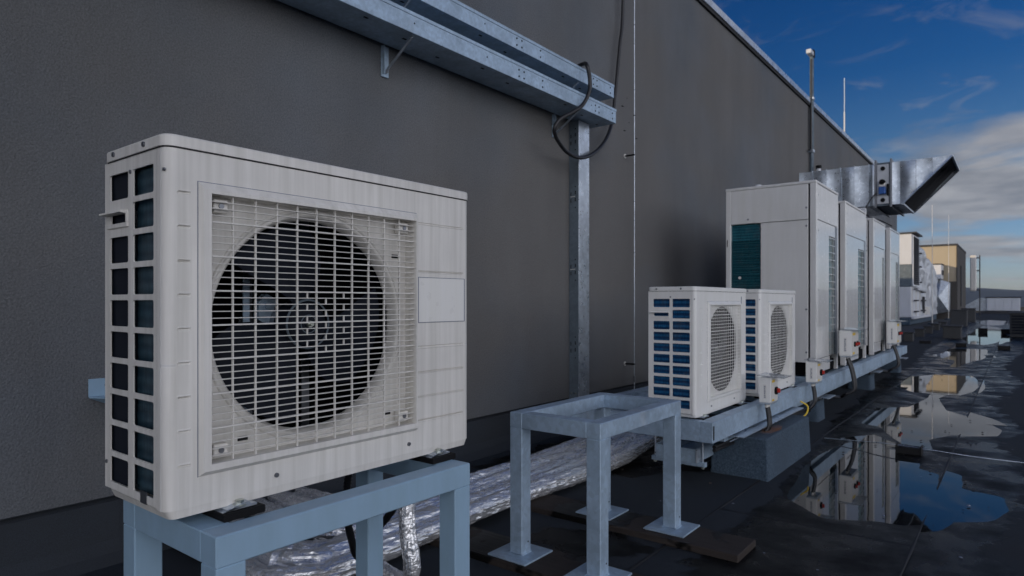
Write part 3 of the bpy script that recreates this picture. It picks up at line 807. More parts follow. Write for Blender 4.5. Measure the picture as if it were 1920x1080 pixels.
# ------------------------------------------------------------------ stands
def make_stand(lab, loc, mat, plates):
    t = thing('steel_stand', lab, 'equipment stand', loc, 'four-legged steel stands')
    w, l, b, h = .445, .76, .065, .60     # x depth, y length, section, height under the plate
    zt = h+.008
    mb = MB()
    mb.bbox(-b, 0, 0, l, zt-b, zt, .003).bbox(-w, -w+b, 0, l, zt-b, zt, .003)
    mb.bbox(-w+b, -b, .0005, b, zt-b, zt-.0006, .002).bbox(-w+b, -b, l-b, l-.0005, zt-b, zt-.0006, .002)
    fr = mb.build('top_frame', mat, t)
    for x in (-b/2, -w+b/2):
        for y in (b/2, l-b/2):
            lg = MB().bbox(x-b/2+.0004, x+b/2-.0004, y-b/2+.0004, y+b/2-.0004, .008, zt-b+.001, .003).build('leg', mat, t)
            MB().bbox(x-.10, x+.10, y-.10, y+.10, 0, .008, .0015).build('base_plate', mat, lg)
            wl = MB()
            for q in range(8):
                a = q/8*b-b/2
                for s_ in (-1, 1):
                    wl.cyl((x+s_*b/2, y+a, .008), (x+s_*b/2, y+a+.008, .0085), .0045, 6)
            wl.build('weld', mat, lg)['kind'] = 'stuff'
            MB().cyl((x+b/2-.001, y+.012, .055), (x+b/2+.0004, y+.012, .055), .004, 8).build('drain_hole', M['slot'], lg)
    return t
SZ = CH-.47-.608
make_stand('grey painted steel stand carrying the nearest large air conditioner unit', (-1.255, .65, SZ), M['stand_paint'], False)
make_stand('empty galvanised steel stand with nothing on top, in the middle of the roof', (-1.262, 2.17, SZ), M['galv'], True)
for (yy, lab, x0, x1) in ((2.86, 'dark wet timber board under the far feet of the empty stand', -2.25, -.93), (2.20, 'dark wet timber board under the near feet of the empty stand', -2.25, -1.0), (1.34, 'dark wet timber board under the far feet of the grey stand', -2.0, -1.1), (.68, 'dark timber board under the near feet of the grey stand', -2.0, -1.1)):
    tag(MB().bbox(x0, x1, yy-.11, yy+.13, .008, SZ-.0005, .004).build('timber_board', M['timber']), lab, 'board', 'boards under the stands')

# ------------------------------------------------------------------ foil lagged pipes
def foil_rf(seed, amp=.10):
    rr = random.Random(int(seed*100)); jit = {}
    def f(i, k, t, p):
        c, s_ = math.cos(t), math.sin(t)
        fold = 1-min(1, abs(noise.noise((c*2.6+seed, s_*2.6, i*.05)))*3.2)      # long sharp pleats
        if (i, k) not in jit: jit[(i, k)] = rr.uniform(-1, 1)
        return 1+amp*.8*noise.noise((c*1.3+seed, s_*1.3, i*.08))+amp*fold+amp*.5*noise.noise((c*4, s_*4, i*.45+seed))+amp*.42*jit[(i, k)]
    return f
YK = [1.33, 1.45, 1.57, 1.78, 1.92, 2.06]
for k in range(6):
    xk = -2.085-.083*k; yk = YK[k]; rb = .11; zc = .085+.012*math.sin(k*2.1)
    path = []
    x = -3.05
    while x < xk-rb: path.append((x, yk+.02*math.sin(x*4+k), zc)); x += .026
    for a in range(0, 91, 9): path.append((xk-rb+rb*math.sin(R(a)), yk+rb-rb*math.cos(R(a)), zc+.008*math.sin(R(2*a))))
    y = yk+rb+.025
    while y < 4.35: path.append((xk+.012*math.sin(y*2.3+k), y, zc+.010*math.sin(y*3+k*1.7)+max(0, y-3.9)*.08)); y += .028
    for a in range(10, 80, 10): path.append((xk, 4.35+.25*math.sin(R(a)), zc+.036+.25*(1-math.cos(R(a)))))
    nm = ['frontmost foil-wrapped pipe of the bundle on the roof', 'second foil-wrapped pipe from the front of the bundle', 'third foil-wrapped pipe from the front of the bundle, just before the gap at the bend', 'fourth foil-wrapped pipe from the front, just behind the gap at the bend', 'fifth foil-wrapped pipe from the front of the bundle', 'rearmost foil-wrapped pipe of the bundle, nearest the wall'][k]
    tag(MB().tube(path, .046, 38, foil_rf(k*5.3)).flat().build('foil_pipe', M['foil']), nm, 'insulated pipe', 'foil-wrapped pipes across the roof')
pp = curve([(-1.66, 1.50, .66), (-1.72, 1.60, .62), (-1.77, 1.64, .50), (-1.76, 1.63, .30), (-1.74, 1.635, .14), (-1.82, 1.66, .07), (-1.98, 1.70, .06)], 16)
tag(MB().tube(pp, .029, 26, foil_rf(40, .10)).flat().build('foil_pipe', M['foil']), 'single thin foil-wrapped pipe dropping from the back of the nearest unit to the roof', 'insulated pipe', 'foil-wrapped pipes across the roof')
def corr(path, r):
    mb = MB(); P = path
    mb.tube(P, r, 12, lambda i, k, t, p: 1.0 if i % 2 else .82); return mb
pp = curve([(-1.68, 1.36, .70), (-1.78, 1.385, .55), (-1.85, 1.422, .384), (-1.88, 1.457, .322), (-1.90, 1.489, .251), (-1.92, 1.524, .186), (-1.95, 1.59, .15), (-1.99, 1.70, .145)], 26)
tag(corr(pp, .014).build('corrugated_hose', M['corr']), 'black corrugated conduit hanging left of the back leg under the nearest unit', 'conduit', 'corrugated conduits under the nearest unit')
pp = curve([(-1.68, 1.60, .66), (-1.76, 1.61, .48), (-1.80, 1.607, .376), (-1.84, 1.61, .325), (-1.88, 1.60, .28), (-1.93, 1.585, .24), (-1.96, 1.60, .17), (-2.0, 1.63, .145)], 26)
tag(corr(pp, .014).build('corrugated_hose', M['corr']), 'black corrugated conduit curving right of the back leg under the nearest unit', 'conduit', 'corrugated conduits under the nearest unit')

# ------------------------------------------------------------------ raised platform
t = thing('steel_platform', 'long galvanised steel platform carrying the small units and the tall cabinets', 'platform', (0, 0, CH-.81))
def ibox(mb, *a): return mb.bbox(*a, .003)
ibox(MB(), -1.44, -1.36, 3.6, 11.9, 0, .12).build('front_beam', M['galv'], t)
ibox(MB(), -2.38, -2.30, 3.6, 11.9, 0, .12).build('rear_beam', M['galv'], t)
ibox(MB(), -2.30, -1.44, 3.6005, 3.66, .0005, .1195).build('end_beam', M['galv'], t)
ibox(MB(), -2.30, -1.44, 11.84, 11.8995, .0005, .1195).build('end_beam', M['galv'], t)
for y in (4.5, 5.3, 6.42, 7.26, 7.74, 8.85, 9.48, 10.3, 10.88):
    ibox(MB(), -2.30, -1.44, y, y+.06, .01, .11).build('cross_beam', M['galv'], t)
ibox(MB(), -1.78, -1.72, 3.66, 6.35, .012, .108).build('unit_rail', M['galv'], t)
MB().bbox(-1.46, -1.40, 3.9, 11.3, -.045, -.003, .002).build('lower_strut', M['galv'], t)
MB().bbox(-1.352, -1.346, 3.85, 4.9, -.03, -.024, .001).bbox(-1.40, -1.30, 3.95, 5.35, -.018, -.012, .001).build('earth_strip', M['galv_new'], t)
MB().box(-1.3598, -1.3585, 3.602, 3.62, .02, .10).build('drip_stain', M['bead'], t)
# cable tray hung below
t = thing('hanging_cable_tray', 'short galvanised tray hung on rods under the near end of the platform', 'cable tray', (-1.68, 3.85, CH-1.0))
MB().box(-.15, .12, 0, 1.3, 0, .003).box(-.15, -.147, 0, 1.3, .003, .09).box(.117, .12, 0, 1.3, .003, .09).box(-.147, .117, .0, .003, .003, .085).build('tray', M['galv'], t)
MB().bbox(-.20, .16, .04, .075, -.03, -.001, .002).build('cross_bar', M['galv'], t)
for x in (-.18, .14):
    rd = MB().cyl((x, .057, -.045), (x, .057, .185), .005, 8).build('hanger_rod', M['galv_new'], t)
    MB().cyl((x, .057, -.042), (x, .057, -.032), .012, 6).build('nut', M['bolt'], rd)
MB().bbox(.119, .128, -.01, .09, .002, .088, .001).build('end_clip', M['galv_new'], t)

t = thing('concrete_block', 'big weathered concrete block with a rust stain holding up the near end of the platform', 'concrete block', (-1.39, 4.13, 0))
b = MB()
pb = rrect(-.19, .18, 0, 1.06, .012, 3); pt = rrect(-.185, .168, .012, 1.05, .012, 3); pt2 = rrect(-.178, .161, .019, 1.043, .01, 3)
ring_stack(b, [(pb, .0), (pt, .255), (pt2, .263)])
for i in range(len(b.sm)): b.sm[i] = False
b.build('block', M['concrete'], t)
vs = []; 
for i in range(28):
    a = 2*math.pi*i/28; rr = 1+.35*noise.noise((math.cos(a)*2, math.sin(a)*2, 4)); vs.append((.095+.05*rr*math.cos(a), .36+.19*rr*math.sin(a), .2642))
MB()._add(vs, [tuple(range(28))]).build('rust_stain', M['rust'], t)
MB().prism([(-.01, .0), (.012, .0), (.004, .004)], 1, .0, .01).build('crack_fill', M['bead'], t)
for y, lab in ((6.55, 'first concrete pier under the platform counting from the big block'), (9.3, 'second concrete pier under the platform, in the middle'), (11.75, 'farthest concrete pier at the far end of the platform')):
    t = thing('platform_pier', lab, 'concrete pier', (-1.56, y, 0), 'concrete piers under the platform')
    ring_stack(MB(), [(rrect(-.15, .13, -.14, .14, .03, 3), 0), (rrect(-.14, .12, -.13, .13, .03, 3), .232)]).build('foot_block', M['concrete'], t)
    MB().bbox(-.20, .22, -.16, .12, .233, .243, .002).build('steel_plate', M['galv_new'], t)
    MB().bbox(-.15, .13, -.03, .05, .244, .266, .002).build('packer', M['galv'], t)

# ------------------------------------------------------------------ isolator switch boxes with cables
def swbox(x, y, z0, w, h, d, lab, two, cabl):
    t = thing('isolator_box', lab, 'switch box', (x, y, z0), 'isolator boxes on the platform edge')
    MB().bbox(-d, 0, 0, w, 0, h, .004).build('box_body', M['case_white'], t)
    MB().bbox(.0005, .004, .006, w-.006, .006, h-.006, .001).build('box_cover', M['label'], t)
    MB().bbox(-.62*d, -.38*d, -.0012, .0005, h*.16, h*.72, .0004).build('print_strip', M['label'], t)
    mb = MB()
    for k in range(7): mb.box(-.56*d, -(.44+.02*(k % 3))*d, -.0018, -.0013, h*(.20+.07*k), h*(.245+.07*k))
    mb.build('small_print', M['print'], t)['kind'] = 'stuff'
    mb = MB(); mb._add([(-d-.01, -.015, h+.012), (.085, -.02, h+.004), (.085, w+.02, h+.004), (-d-.01, w+.015, h+.016), (-d-.01, -.015, h+.015), (.085, -.02, h+.007), (.085, w+.02, h+.007), (-d-.01, w+.015, h+.019)], [(3,2,1,0),(4,5,6,7),(0,1,5,4),(1,2,6,5),(2,3,7,6),(3,0,4,7)])
    mb.build('rain_cover', M['clear'], t)
    for q in ((.36, .72) if two else (.62,)):
        k = MB().cyl((.004, w*q, h*.45), (.016, w*q, h*.45), .026, 18).build('switch_plate', M['rubber'], t)
        MB().bbox(.016, .034, w*q-.006, w*q+.006, h*.45-.014, h*.45+.016, .002).build('switch_knob', M['red'], k)
    MB().box(.0042, .0052, w*.1, w*.5, h*.80, h*.90).build('warning_sticker', M['yellow'], t)
    MB().box(.0042, .0052, w*.12, w*.4, h*.06, h*.14).build('warning_sticker', M['yellow'], t)
    MB().bbox(-d+.006, -.004, .002, w-.002, -.012, -.0005, .002).build('back_plate', M['galv_new'], t)
    for q in (.25, .5):
        MB().cyl((-d*.5, w*q, -.035), (-d*.5, w*q, -.012), .012, 10).build('cable_gland', M['label'], t)
    for k, pth in enumerate(cabl):
        tag(MB().tube(curve(pth, 10), .0115 if not two else .014, 10).build('power_cable', M['cable']), pth_lab(lab, k), 'cable', 'black cables below the isolator boxes')
    return t
def pth_lab(lab, k):
    w = lab.split(' isolator box')[0]
    return ('left' if k == 0 else 'right')+' black cable dropping out of the '+w+' isolator box'
def drops(x, y, z0, w, d, ln):
    o = []
    for k, q in enumerate((.25, .5)):
        xx = x-d*.5
        o.append([(xx, y+w*q, z0-.03), (xx+.012, y+w*q, z0-.11), (xx+.012, y+w*q-.01, z0-.17), (xx-.03, y+w*q-.03+.02*k, z0-.23), (xx-.07, y+w*q+.1, CH-.90-.012*k), (-1.43, y+w*q+ln*.5, CH-.885-.02*k), (-1.44, y+ln, CH-.88-.02*k)])
    return o
for (x, y, z0, w, h, d, nm, two, ln) in ((-1.268, 4.38, CH-.665, .15, .165, .075, 'nearest', False, -.55), (-1.262, 5.60, CH-.65, .17, .165, .085, 'second nearest', False, -.75),
                                     (-1.262, 6.98, CH-.53, .34, .25, .11, 'large twin-switch third', True, -.9), (-1.262, 9.98, CH-.56, .42, .29, .11, 'farthest twin-switch', True, -.9)):
    dr = drops(x, y, z0, w, d, ln)
    if two:
        for q in dr: q[1] = (q[1][0]+.03, q[1][1], z0-.16); q[2] = (q[2][0]+.05, q[2][1], CH-.86); q[3] = (q[3][0]+.02, q[3][1], CH-.91); q[4] = (q[4][0], q[4][1]-.12, CH-.95)
    swbox(x, y, z0, w, h, d, nm+' isolator box in white plastic clamped to the front of the platform', two, dr)
tag(MB().tube(curve([(-1.30, 5.25, CH-.76), (-1.255, 5.28, CH-.80), (-1.262, 5.24, CH-.86), (-1.31, 5.16, CH-.885)], 8), .006, 8).build('earth_wire', M['yellow']), 'short yellow earth wire sticking out below the platform near the concrete block', 'cable')

# ------------------------------------------------------------------ tall cabinets
def tall(y0, y1, top, lab, first=False, cx=(.52, .82)):
    w = y1-y0; D = .84; zb = CH-.69; H = CH+top-zb
    t = thing('tall_cooling_cabinet', lab, 'cooling cabinet', (-1.45, y0, zb), 'tall white cooling cabinets on the platform')
    c = M['tall_white']
    # feet and base
    MB().bbox(-D+.03, -.03, .03, w-.03, .0, .115, .003).build('base_void', M['dark'], t)
    for yy in (.0, w-.05):
        MB().bbox(-.055, 0, yy, yy+.05, 0, H-.012, .004).build('front_post', c, t)
        MB().bbox(-D, -D+.05, yy, yy+.05, 0, H-.012, .004).build('rear_post', c, t)
    MB().bbox(-D-.004, .004, -.004, w+.004, H-.028, H, .006).build('top_cover', c, t)
    up = H-.36
    # near side: upper panel, coil opening, lower side panel
    MB().bbox(-D+.052, -.07, -.001, .012, up, H-.03, .003).build('upper_side_panel', c, t)
    MB().bbox(-.50, -.07, -.001, .012, .125, up-.005, .003).build('lower_side_panel', c, t)
    sc = MB().box(-D+.05, -.50, .03, .05, .125, up-.005).build('side_coil', M['coil_teal'], t)
    mb = MB()
    for k in range(60):
        z_ = .15+(up-.17-.15)*k/59
        mb.box(-D+.05, -.502, .012, .028, z_, z_+.006)
    mb.build('louvre_slats', M['coil_teal'], sc)['kind'] = 'stuff'
    mb = MB()
    for k in range(24):
        z_ = up-.02-k*.045
        if z_ > .15: mb.box(-.498, -.073, -.0016, -.0005, z_, z_+.0012)
    for k in range(7): mb.box(-D+.056, -.073, -.0016, -.0005, up+.03+k*.045, up+.0312+k*.045)
    mb.build('panel_swage_lines', c, t)['kind'] = 'stuff'
    MB().box(-.0695, -.056, .004, .012, .115, H-.03).build('corner_gap', M['seamline'], t)
    for z_ in (H-.25, up-.06, .62, .22):
        MB().cyl((-.085, -.001, z_), (-.085, -.006, z_), .009, 10).build('panel_screw', M['screw'], t)
        if z_ > up-.1: MB().cyl((-.50 if z_ < up else -.62, -.001, z_+(.0 if z_ < up else -.07)), (-.50 if z_ < up else -.62, -.006, z_+(.0 if z_ < up else -.07)), .009, 10).build('panel_screw', M['screw'], t)
    # front: upper panel, glossy door, coil strip behind bars
    a, b = w*cx[0], w*cx[1]
    MB().bbox(-.012, .002, .052, w-.052, up, H-.032, .003).build('upper_front_panel', c, t)
    MB().bbox(-.012, .002, .052, a, .16, up-.004, .003).build('front_door', c, t)
    if w-.055 > b+.01: MB().bbox(-.012, .001, b, w-.052, .16, up-.004, .003).build('front_edge_panel', M['screw'], t)
    MB().bbox(-.012, .0, .052, w*.6, .03, .155, .003).build('kick_panel', c, t)
    MB().box(-.06, -.03, a, b, .16, up-.12).build('front_coil', M['coil_front'], t)
    MB().bbox(-.012, .001, a+.002, b-.001, up-.12, up-.004, .003).build('coil_header', c, t)
    mb = MB(); n_ = 16
    for k in range(n_+1):
        z_ = .17+(up-.14-.17)*k/n_; mb.box(-.006, .004, a+.002, b-.001, z_, z_+.006)
    for k in range(1, 4):
        yy = a+(b-a)*k/4; mb.box(-.005, .001, yy, yy+.004, .165, up-.125)
    mb.build('coil_guard', c, t)
    for z_ in (H-.13, up-.1, .8):
        MB().cyl((.002, .075, z_), (.005, .075, z_), .006, 8).build('front_screw', M['screw'], t)
    MB().box(-D+.02, -.07, w-.012, w, .125, H-.03).build('far_side_panel', c, t)
    MB().box(-D+.001, -D+.012, .052, w-.052, .12, H-.03).build('rear_panel', c, t)
    if first:
        MB().cyl((-D+.14, -.006, up-.53), (-D+.14, .002, up-.53), .014, 12).build('bright_plug', M['label'], t)
        MB().bbox(-D+.012, -D+.02, -.003, .0, up-.22, up-.15, .001).build('post_slot', M['slot'], t)
    return t
tall(6.41, 7.33, 1.126, 'nearest tall white cooling cabinet, its wide side with the dark teal louvre in full view', True, (.55, .84))
tall(7.70, 8.92, 1.095, 'second tall white cooling cabinet, below the middle of the metal duct', cx=(.58, .88))
tall(9.44, 10.38, 1.085, 'third tall white cooling cabinet from the front, just left of the duct underside', cx=(.70, .90))
tall(10.84, 11.80, 1.085, 'farthest and narrowest-looking tall white cooling cabinet at the end of the platform', cx=(.55, .85))

# ------------------------------------------------------------------ metal duct with slanted mouth
t = thing('ventilation_duct', 'big galvanised ventilation duct over the tall cabinets with a slanted open mouth', 'ventilation duct', (0, 12.3, 0))
zb, zt, dep = CH+1.615, CH+2.31, 1.45
def foldstrip(mb, x0, x1, zlow, ztop, y, sg, k):
    """one sheet of the duct wall, bowed and slightly tilted between its seams"""
    nx_, nz_ = 8, 6; vs = []
    for j in range(nz_+1):
        for i in range(nx_+1):
            f, h_ = i/nx_, j/nz_; x = x0+(x1-x0)*f
            b = math.sin(math.pi*f)*math.sin(math.pi*h_)**.5
            o_ = (.018 if k % 2 else -.008)*b+(.03 if k % 2 else -.022)*(f-.5)*math.sin(math.pi*h_)**.5
            vs.append((x, y-sg*o_, zlow(x)+(ztop-zlow(x))*h_))
    fs = [(j*(nx_+1)+i, j*(nx_+1)+i+1, (j+1)*(nx_+1)+i+1, (j+1)*(nx_+1)+i) for j in range(nz_) for i in range(nx_)]
    mb._add(vs, fs if sg > 0 else [q[::-1] for q in fs], True)
def ductsec(x0, x1, k):
    g = .003
    mb = MB(); bul = .018*(1 if k % 2 else -.6)
    # four cross-folded faces
    xm = (x0+x1)/2; zm = (zb+zt)/2
    foldstrip(mb, x0+g, x1-g, lambda x: zb, zt, 0, 1, k)
    mb._add([(x0+g, dep, zb), (x1-g, dep, zb), (x1-g, dep, zt), (x0+g, dep, zt)], [(3, 2, 1, 0)])
    mb._add([(x0+g, 0, zb), (x1-g, 0, zb), (x1-g, dep, zb), (x0+g, dep, zb), (xm, dep/2, zb-bul)], [(1, 0, 4), (2, 1, 4), (3, 2, 4), (0, 3, 4)])
    mb._add([(x0+g, 0, zt), (x1-g, 0, zt), (x1-g, dep, zt), (x0+g, dep, zt)], [(0, 1, 2, 3)])
    o = mb.build('duct_section', M['galv_new'], t)
    MB().box(x1-.004, x1+.004, -.012, dep+.012, zb-.012, zb).box(x1-.004, x1+.004, -.012, dep+.012, zt, zt+.012).box(x1-.004, x1+.004, -.012, 0, zb, zt).build('standing_seam', M['galv_new'], o)
xs = [-3.07, -2.85, -2.62, -2.40, -2.18, -1.96, -1.87]
for k in range(len(xs)-1): ductsec(xs[k], xs[k+1], k)
# damper frame
fr = MB().box(-1.87, -1.63, .0, dep, zb-.012, zt+.012).build('damper_body', M['galv_dull'], t)
for x in (-1.87, -1.645):
    MB().bbox(x, x+.03, -.03, dep+.03, zb-.045, zb-.013, .002).bbox(x, x+.03, -.03, dep+.03, zt+.013, zt+.045, .002).bbox(x, x+.03, -.045, -.001, zb-.045, zt+.06, .002).build('damper_flange', M['screw'], t)
MB().bbox(-1.835, -1.66, -.02, -.001, zb+.02, zt-.02, .003).build('damper_plate', M['far_white'], t)
for z_ in (zb+.08, zt-.09): MB().cyl((-1.75, -.02, z_), (-1.75, -.035, z_), .035, 16).build('bearing_cap', M['rubber'], t)
ac = MB().bbox(-1.80, -1.70, -.12, -.021, zb+.17, zb+.29, .01).build('actuator', M['blue'], t)
MB().bbox(-1.795, -1.705, -.11, -.021, zb+.291, zb+.37, .008).build('actuator_cap', M['label'], ac)
MB().cyl((-1.75, -.021, zb+.37), (-1.75, -.11, zb+.37), .045, 18).build('actuator_clamp', M['rubber'], ac)
MB().bbox(-1.69, -1.66, -.06, -.021, zb+.15, zb+.34, .004).build('actuator_bracket', M['rubber'], ac)
# mouth: body then slanted hood, thin sheet walls with inside visible
xa, xb_, xt = -1.63, -1.47, -.795
def hood(mb, y0, y1, ins):
    pts = [(xa, zb+ins), (xb_+ins*.4, zb+ins), (xt-ins*1.6, zt-ins), (xa, zt-ins)]
    return pts
mb = MB()
ks = [xa, -1.50, -1.28, -1.06]
for i, x0 in enumerate(ks):            # near face in folded strips up to the slant
    x1 = ks[i+1] if i < 3 else xt
    def zl(x): return zb if x <= xb_ else zb+(zt-zb)*(x-xb_)/(xt-xb_)
    bl = .015*(1 if i % 2 else -.5)
    for yy, sg in ((0, 1), (dep, -1)):
        a = (x0+.002, yy, zl(x0)); d_ = (x0+.002, yy, zt); 
        if i < 3:
            b_ = (x1-.002, yy, zl(x1)); c_ = (x1-.002, yy, zt)
            foldstrip(mb, x0+.002, x1-.002, zl, zt, yy, sg, i)
        else: mb._add([a, (x1, yy, zt), d_], [(0, 1, 2)])
mb.box(xa, xb_, 0, dep, zb-.002, zb)
mb.box(xa, xt, 0, dep, zt, zt+.002)
mb.build('hood', M['galv_new'], t)
mb = MB()
mb._add([(xb_, .05, zb), (xt-.05, .05, zt), (xa, .05, zt), (xa, .05, zb)], [(0, 1, 2, 3)])
mb._add([(xb_, dep-.05, zb), (xt-.05, dep-.05, zt), (xa, dep-.05, zt), (xa, dep-.05, zb)], [(0, 3, 2, 1)])
mb._add([(xa+.01, 0, zb), (xa+.01, dep, zb), (xa+.01, dep, zt), (xa+.01, 0, zt)], [(0, 1, 2, 3)])
mb._add([(xa, 0, zt-.003), (xa, dep, zt-.003), (xt, dep, zt-.003), (xt, 0, zt-.003)], [(0, 1, 2, 3)])
mb.build('hood_inside', M['far_dark'], t)
dv = Vector((xt-xb_, 0, zt-zb)).normalized(); nv2 = Vector((dv.z, 0, -dv.x))
mb = MB()
def bar(p, q, w=.02):
    mb.cyl(p, q, w, 4, smooth=False)
bar((xb_, 0, zb), (xt, 0, zt)); bar((xb_, dep, zb), (xt, dep, zt)); bar((xb_, 0, zb), (xb_, dep, zb)); bar((xt, 0, zt), (xt, dep, zt))
mb.build('mouth_rim', M['galv_new'], t)
mb = MB()
for k in (1, 2, 3):
    yy = dep*k/4; mb.box(xb_+.05, xb_+.06, yy, yy+.01, zb+.05, zb+.06)
    for s_ in range(12):
        f0, f1 = s_/12, (s_+1)/12
        mb.cyl((xb_-.02+(xt-xb_)*f0, yy, zb+.01+(zt-zb)*f0), (xb_-.02+(xt-xb_)*f1, yy, zb+.01+(zt-zb)*f1), .006, 4, smooth=False, caps=False)
mb.build('mesh_wires', M['far_dark'], t)
tag(MB().tube(curve([(-1.84, 12.24, zb+.2), (-1.9, 12.2, zb+.12), (-1.98, 12.2, zb-.02), (-1.99, 12.2, zb-.12), (-1.93, 12.2, zb-.2), (-1.75, 12.2, zb-.28), (-1.62, 12.3, zb-.36)], 8), .010, 8).build('actuator_cable', M['cable']), 'thin black cable looping down from the blue actuator on the duct', 'cable')
tag(MB().bbox(-2.14, -1.98, 12.12, 12.24, zb-.16, zb-.04, .01).build('junction_box', M['far_white']), 'small pale junction box under the near edge of the metal duct', 'junction box')

# mast with lamp on the wall
t = thing('wall_mast', 'tall thin steel mast with a small pale floodlight rising above the wall top', 'mast', (-3.02, 13.0, 0))
MB().cyl((0, 0, 2.3), (0, 0, 5.72), .035, 12).build('mast_tube', M['galv_dull'], t)
fl = MB().bbox(-.05, .04, -.22, .03, 5.72, 5.80, .01).build('floodlight', M['far_white'], t)
MB().bbox(-.02, .045, -.02, .06, 5.70, 5.84, .006).build('lamp_bracket', M['rubber'], fl)
MB().tube(curve([(.0, -.05, 5.66), (.0, -.055, 4.4), (.0, -.055, 4.02), (.0, -.08, 3.96), (.0, -.2, 3.93)], 6), .016, 8).build('mast_cable', M['cable'], t)
for z_ in (3.92, 4.9): MB().bbox(-.05, .045, -.05, .05, z_, z_+.05, .004).build('mast_clamp', M['galv_new'], t)
t = thing('small_sensor', 'little white sensor on a stalk beside the mast above the nearest tall cabinet', 'sensor', (-2.9, 13.0, CH+2.3))
MB().cyl((0, 0, 0), (0, 0, .18), .04, 12).build('sensor_body', M['far_white'], t); MB().cyl((0, 0, .18), (0, 0, .24), .05, 12).build('sensor_cap', M['rubber'], t)
tag(MB().cyl((-2.12, 6.9, CH+1.12), (-2.12, 6.9, CH+1.20), .018, 10).cyl((-2.12, 6.9, CH+1.20), (-2.12, 6.9, CH+1.22), .03, 10).build('cabinet_vent_cap', M['far_white']), 'tiny white cap on the top of the nearest tall cabinet', 'vent cap')

# lightning rods
for (x, y, z0, z1, r_, lab) in ((-3.3, 17.4, 4.93, 6.58, .016, 'thin white lightning rod rising from the wall top behind the duct'), (-3.27, 38.0, 0, 5.9, .020, 'tall thin lightning rod in front of the wrapped air handler'), (-3.35, 49.0, 0, 6.6, .016, 'faint thin lightning rod in front of the beige building')):
    t = thing('lightning_rod', lab, 'lightning rod', (x, y, z0), 'free-standing lightning rods')
    MB().cyl((0, 0, 0), (0, 0, (z1-z0)*.5), r_, 8).build('rod_base', M['label'], t)
    MB().cyl((0, 0, (z1-z0)*.5), (0, 0, z1-z0), r_*.6, 8).build('rod_tip', M['far_white'], t)
    MB().cyl((0, 0, 0), (0, 0, .08), .2, 12).build('rod_foot', M['concrete'], t)

# conductor wire on the felt with holders
tag(MB().tube(curve([(-1.22, 5.66, .02), (-1.0, 5.62, .035), (-.75, 5.56, .055), (-.5, 5.54, .05), (-.2, 5.58, .03), (.2, 5.66, .016), (1.2, 5.7, .016), (3, 5.75, .016)], 8), .004, 6).build('conductor_wire', M['galv_new']), 'thin pale conductor wire lying across the wet roof from the big concrete block', 'wire')
def holder(x, y, w, d, h, lab):
    t = thing('wire_holder', lab, 'wire holder', (x, y, .0), 'small dark wire holders on the roof')
    MB().bbox(-w/2, w/2, -d/2, d/2, 0, h, .006).build('holder_block', M['bead'], t)
    MB().bbox(-w/2-.008, -w/2+.004, -d/2-.005, d/2+.005, 0, h+.012, .003).build('end_cheek', M['bead'], t)
    MB().bbox(w/2-.004, w/2+.008, -d/2-.005, d/2+.005, 0, h+.012, .003).build('end_cheek', M['bead'], t)
holder(-.62, 5.55, .15, .10, .055, 'dark block holding the thin wire above the nearest puddle')
holder(-1.07, 19.4, .20, .16, .10, 'dark holder in the far bright puddle, left of a pair')
holder(-.22, 18.8, .22, .16, .10, 'dark holder at the right end of the far bright puddle')
holder(-1.9, 20.3, .24, .18, .09, 'flat dark holder left of the wide dark roof box')
holder(-.95, 29.0, .26, .2, .16, 'tiny dark holder at the back of the far bright puddle, left one')
holder(-.28, 28.5, .26, .2, .16, 'tiny dark holder at the back of the far bright puddle, right one')

rg = random.Random(5); mb = MB()
for _ in range(260):
    x, y = rg.uniform(-2.9, .5), 1.6+rg.random()**1.6*11
    if rg.random() < .5: x = rg.gauss(-.55, .45)
    a = rg.uniform(0, 6.28); l = rg.uniform(.003, .011); w = l*rg.uniform(.3, .8); ca, sa = math.cos(a), math.sin(a); z_ = .007+rg.random()*.003
    q = [(x+ca*l*i-sa*w*j, y+sa*l*i+ca*w*j, z_) for i, j in ((-1, -1), (1, -1), (1, 1), (-1, 1))]
    q += [(x+ca*l*.4*i-sa*w*.5*j, y+sa*l*.4*i+ca*w*.5*j, z_+w*.8) for i, j in ((-1, -1), (1, -1), (1, 1), (-1, 1))]
    mb._add(q, [(4,5,6,7),(0,1,5,4),(1,2,6,5),(2,3,7,6),(3,0,4,7)], False, 0 if rg.random() < .25 else 1)
tag(mb.build('roof_grit', [M['print'], M['timber']]), 'scattered small chips, grit and leaf bits on the felt', 'grit', kind='stuff')

# ------------------------------------------------------------------ things on the far roof
names = ['first', 'second', 'third', 'fourth', 'fifth']
for k, (x, y, w) in enumerate(((-2.40, 21.35, .23), (-2.42, 24.2, .24), (-2.44, 27.0, .25), (-2.5, 30.2, .27), (-2.5, 33.5, .28))):
    t = thing('roof_pedestal', names[k]+' small dark pedestal of the row leading to the air handler, counting from the platform', 'pedestal', (x, y, 0), 'row of small dark pedestals')
    MB().bbox(-w/2, w/2, -w/2, w/2, 0, .24, .01).build('pedestal_block', M['pedestal'], t); MB().bbox(-w/2-.03, w/2+.03, -w/2-.03, w/2+.03, .241, .27, .005).build('pedestal_cap', M['far_dark'], t)
def roofbox(x, y, w, d, h, lab, m):
    t = thing('roof_box', lab, 'roof box', (x, y, 0)); MB().bbox(-w/2, w/2, 0, d, 0, h, .01).build('box_body', m, t); MB().bbox(-w/2-.03, w/2+.03, -.03, d+.03, h+.001, h+.04, .005).build('box_cap', M['far_dark'], t)
roofbox(-1.54, 23.7, .46, .5, .36, 'wide dark box on the far roof beside the pedestal row', M['pedestal'])
roofbox(-2.07, 35.8, .62, .7, .72, 'taller dark box on the far roof in front of the beige building', M['pedestal'])
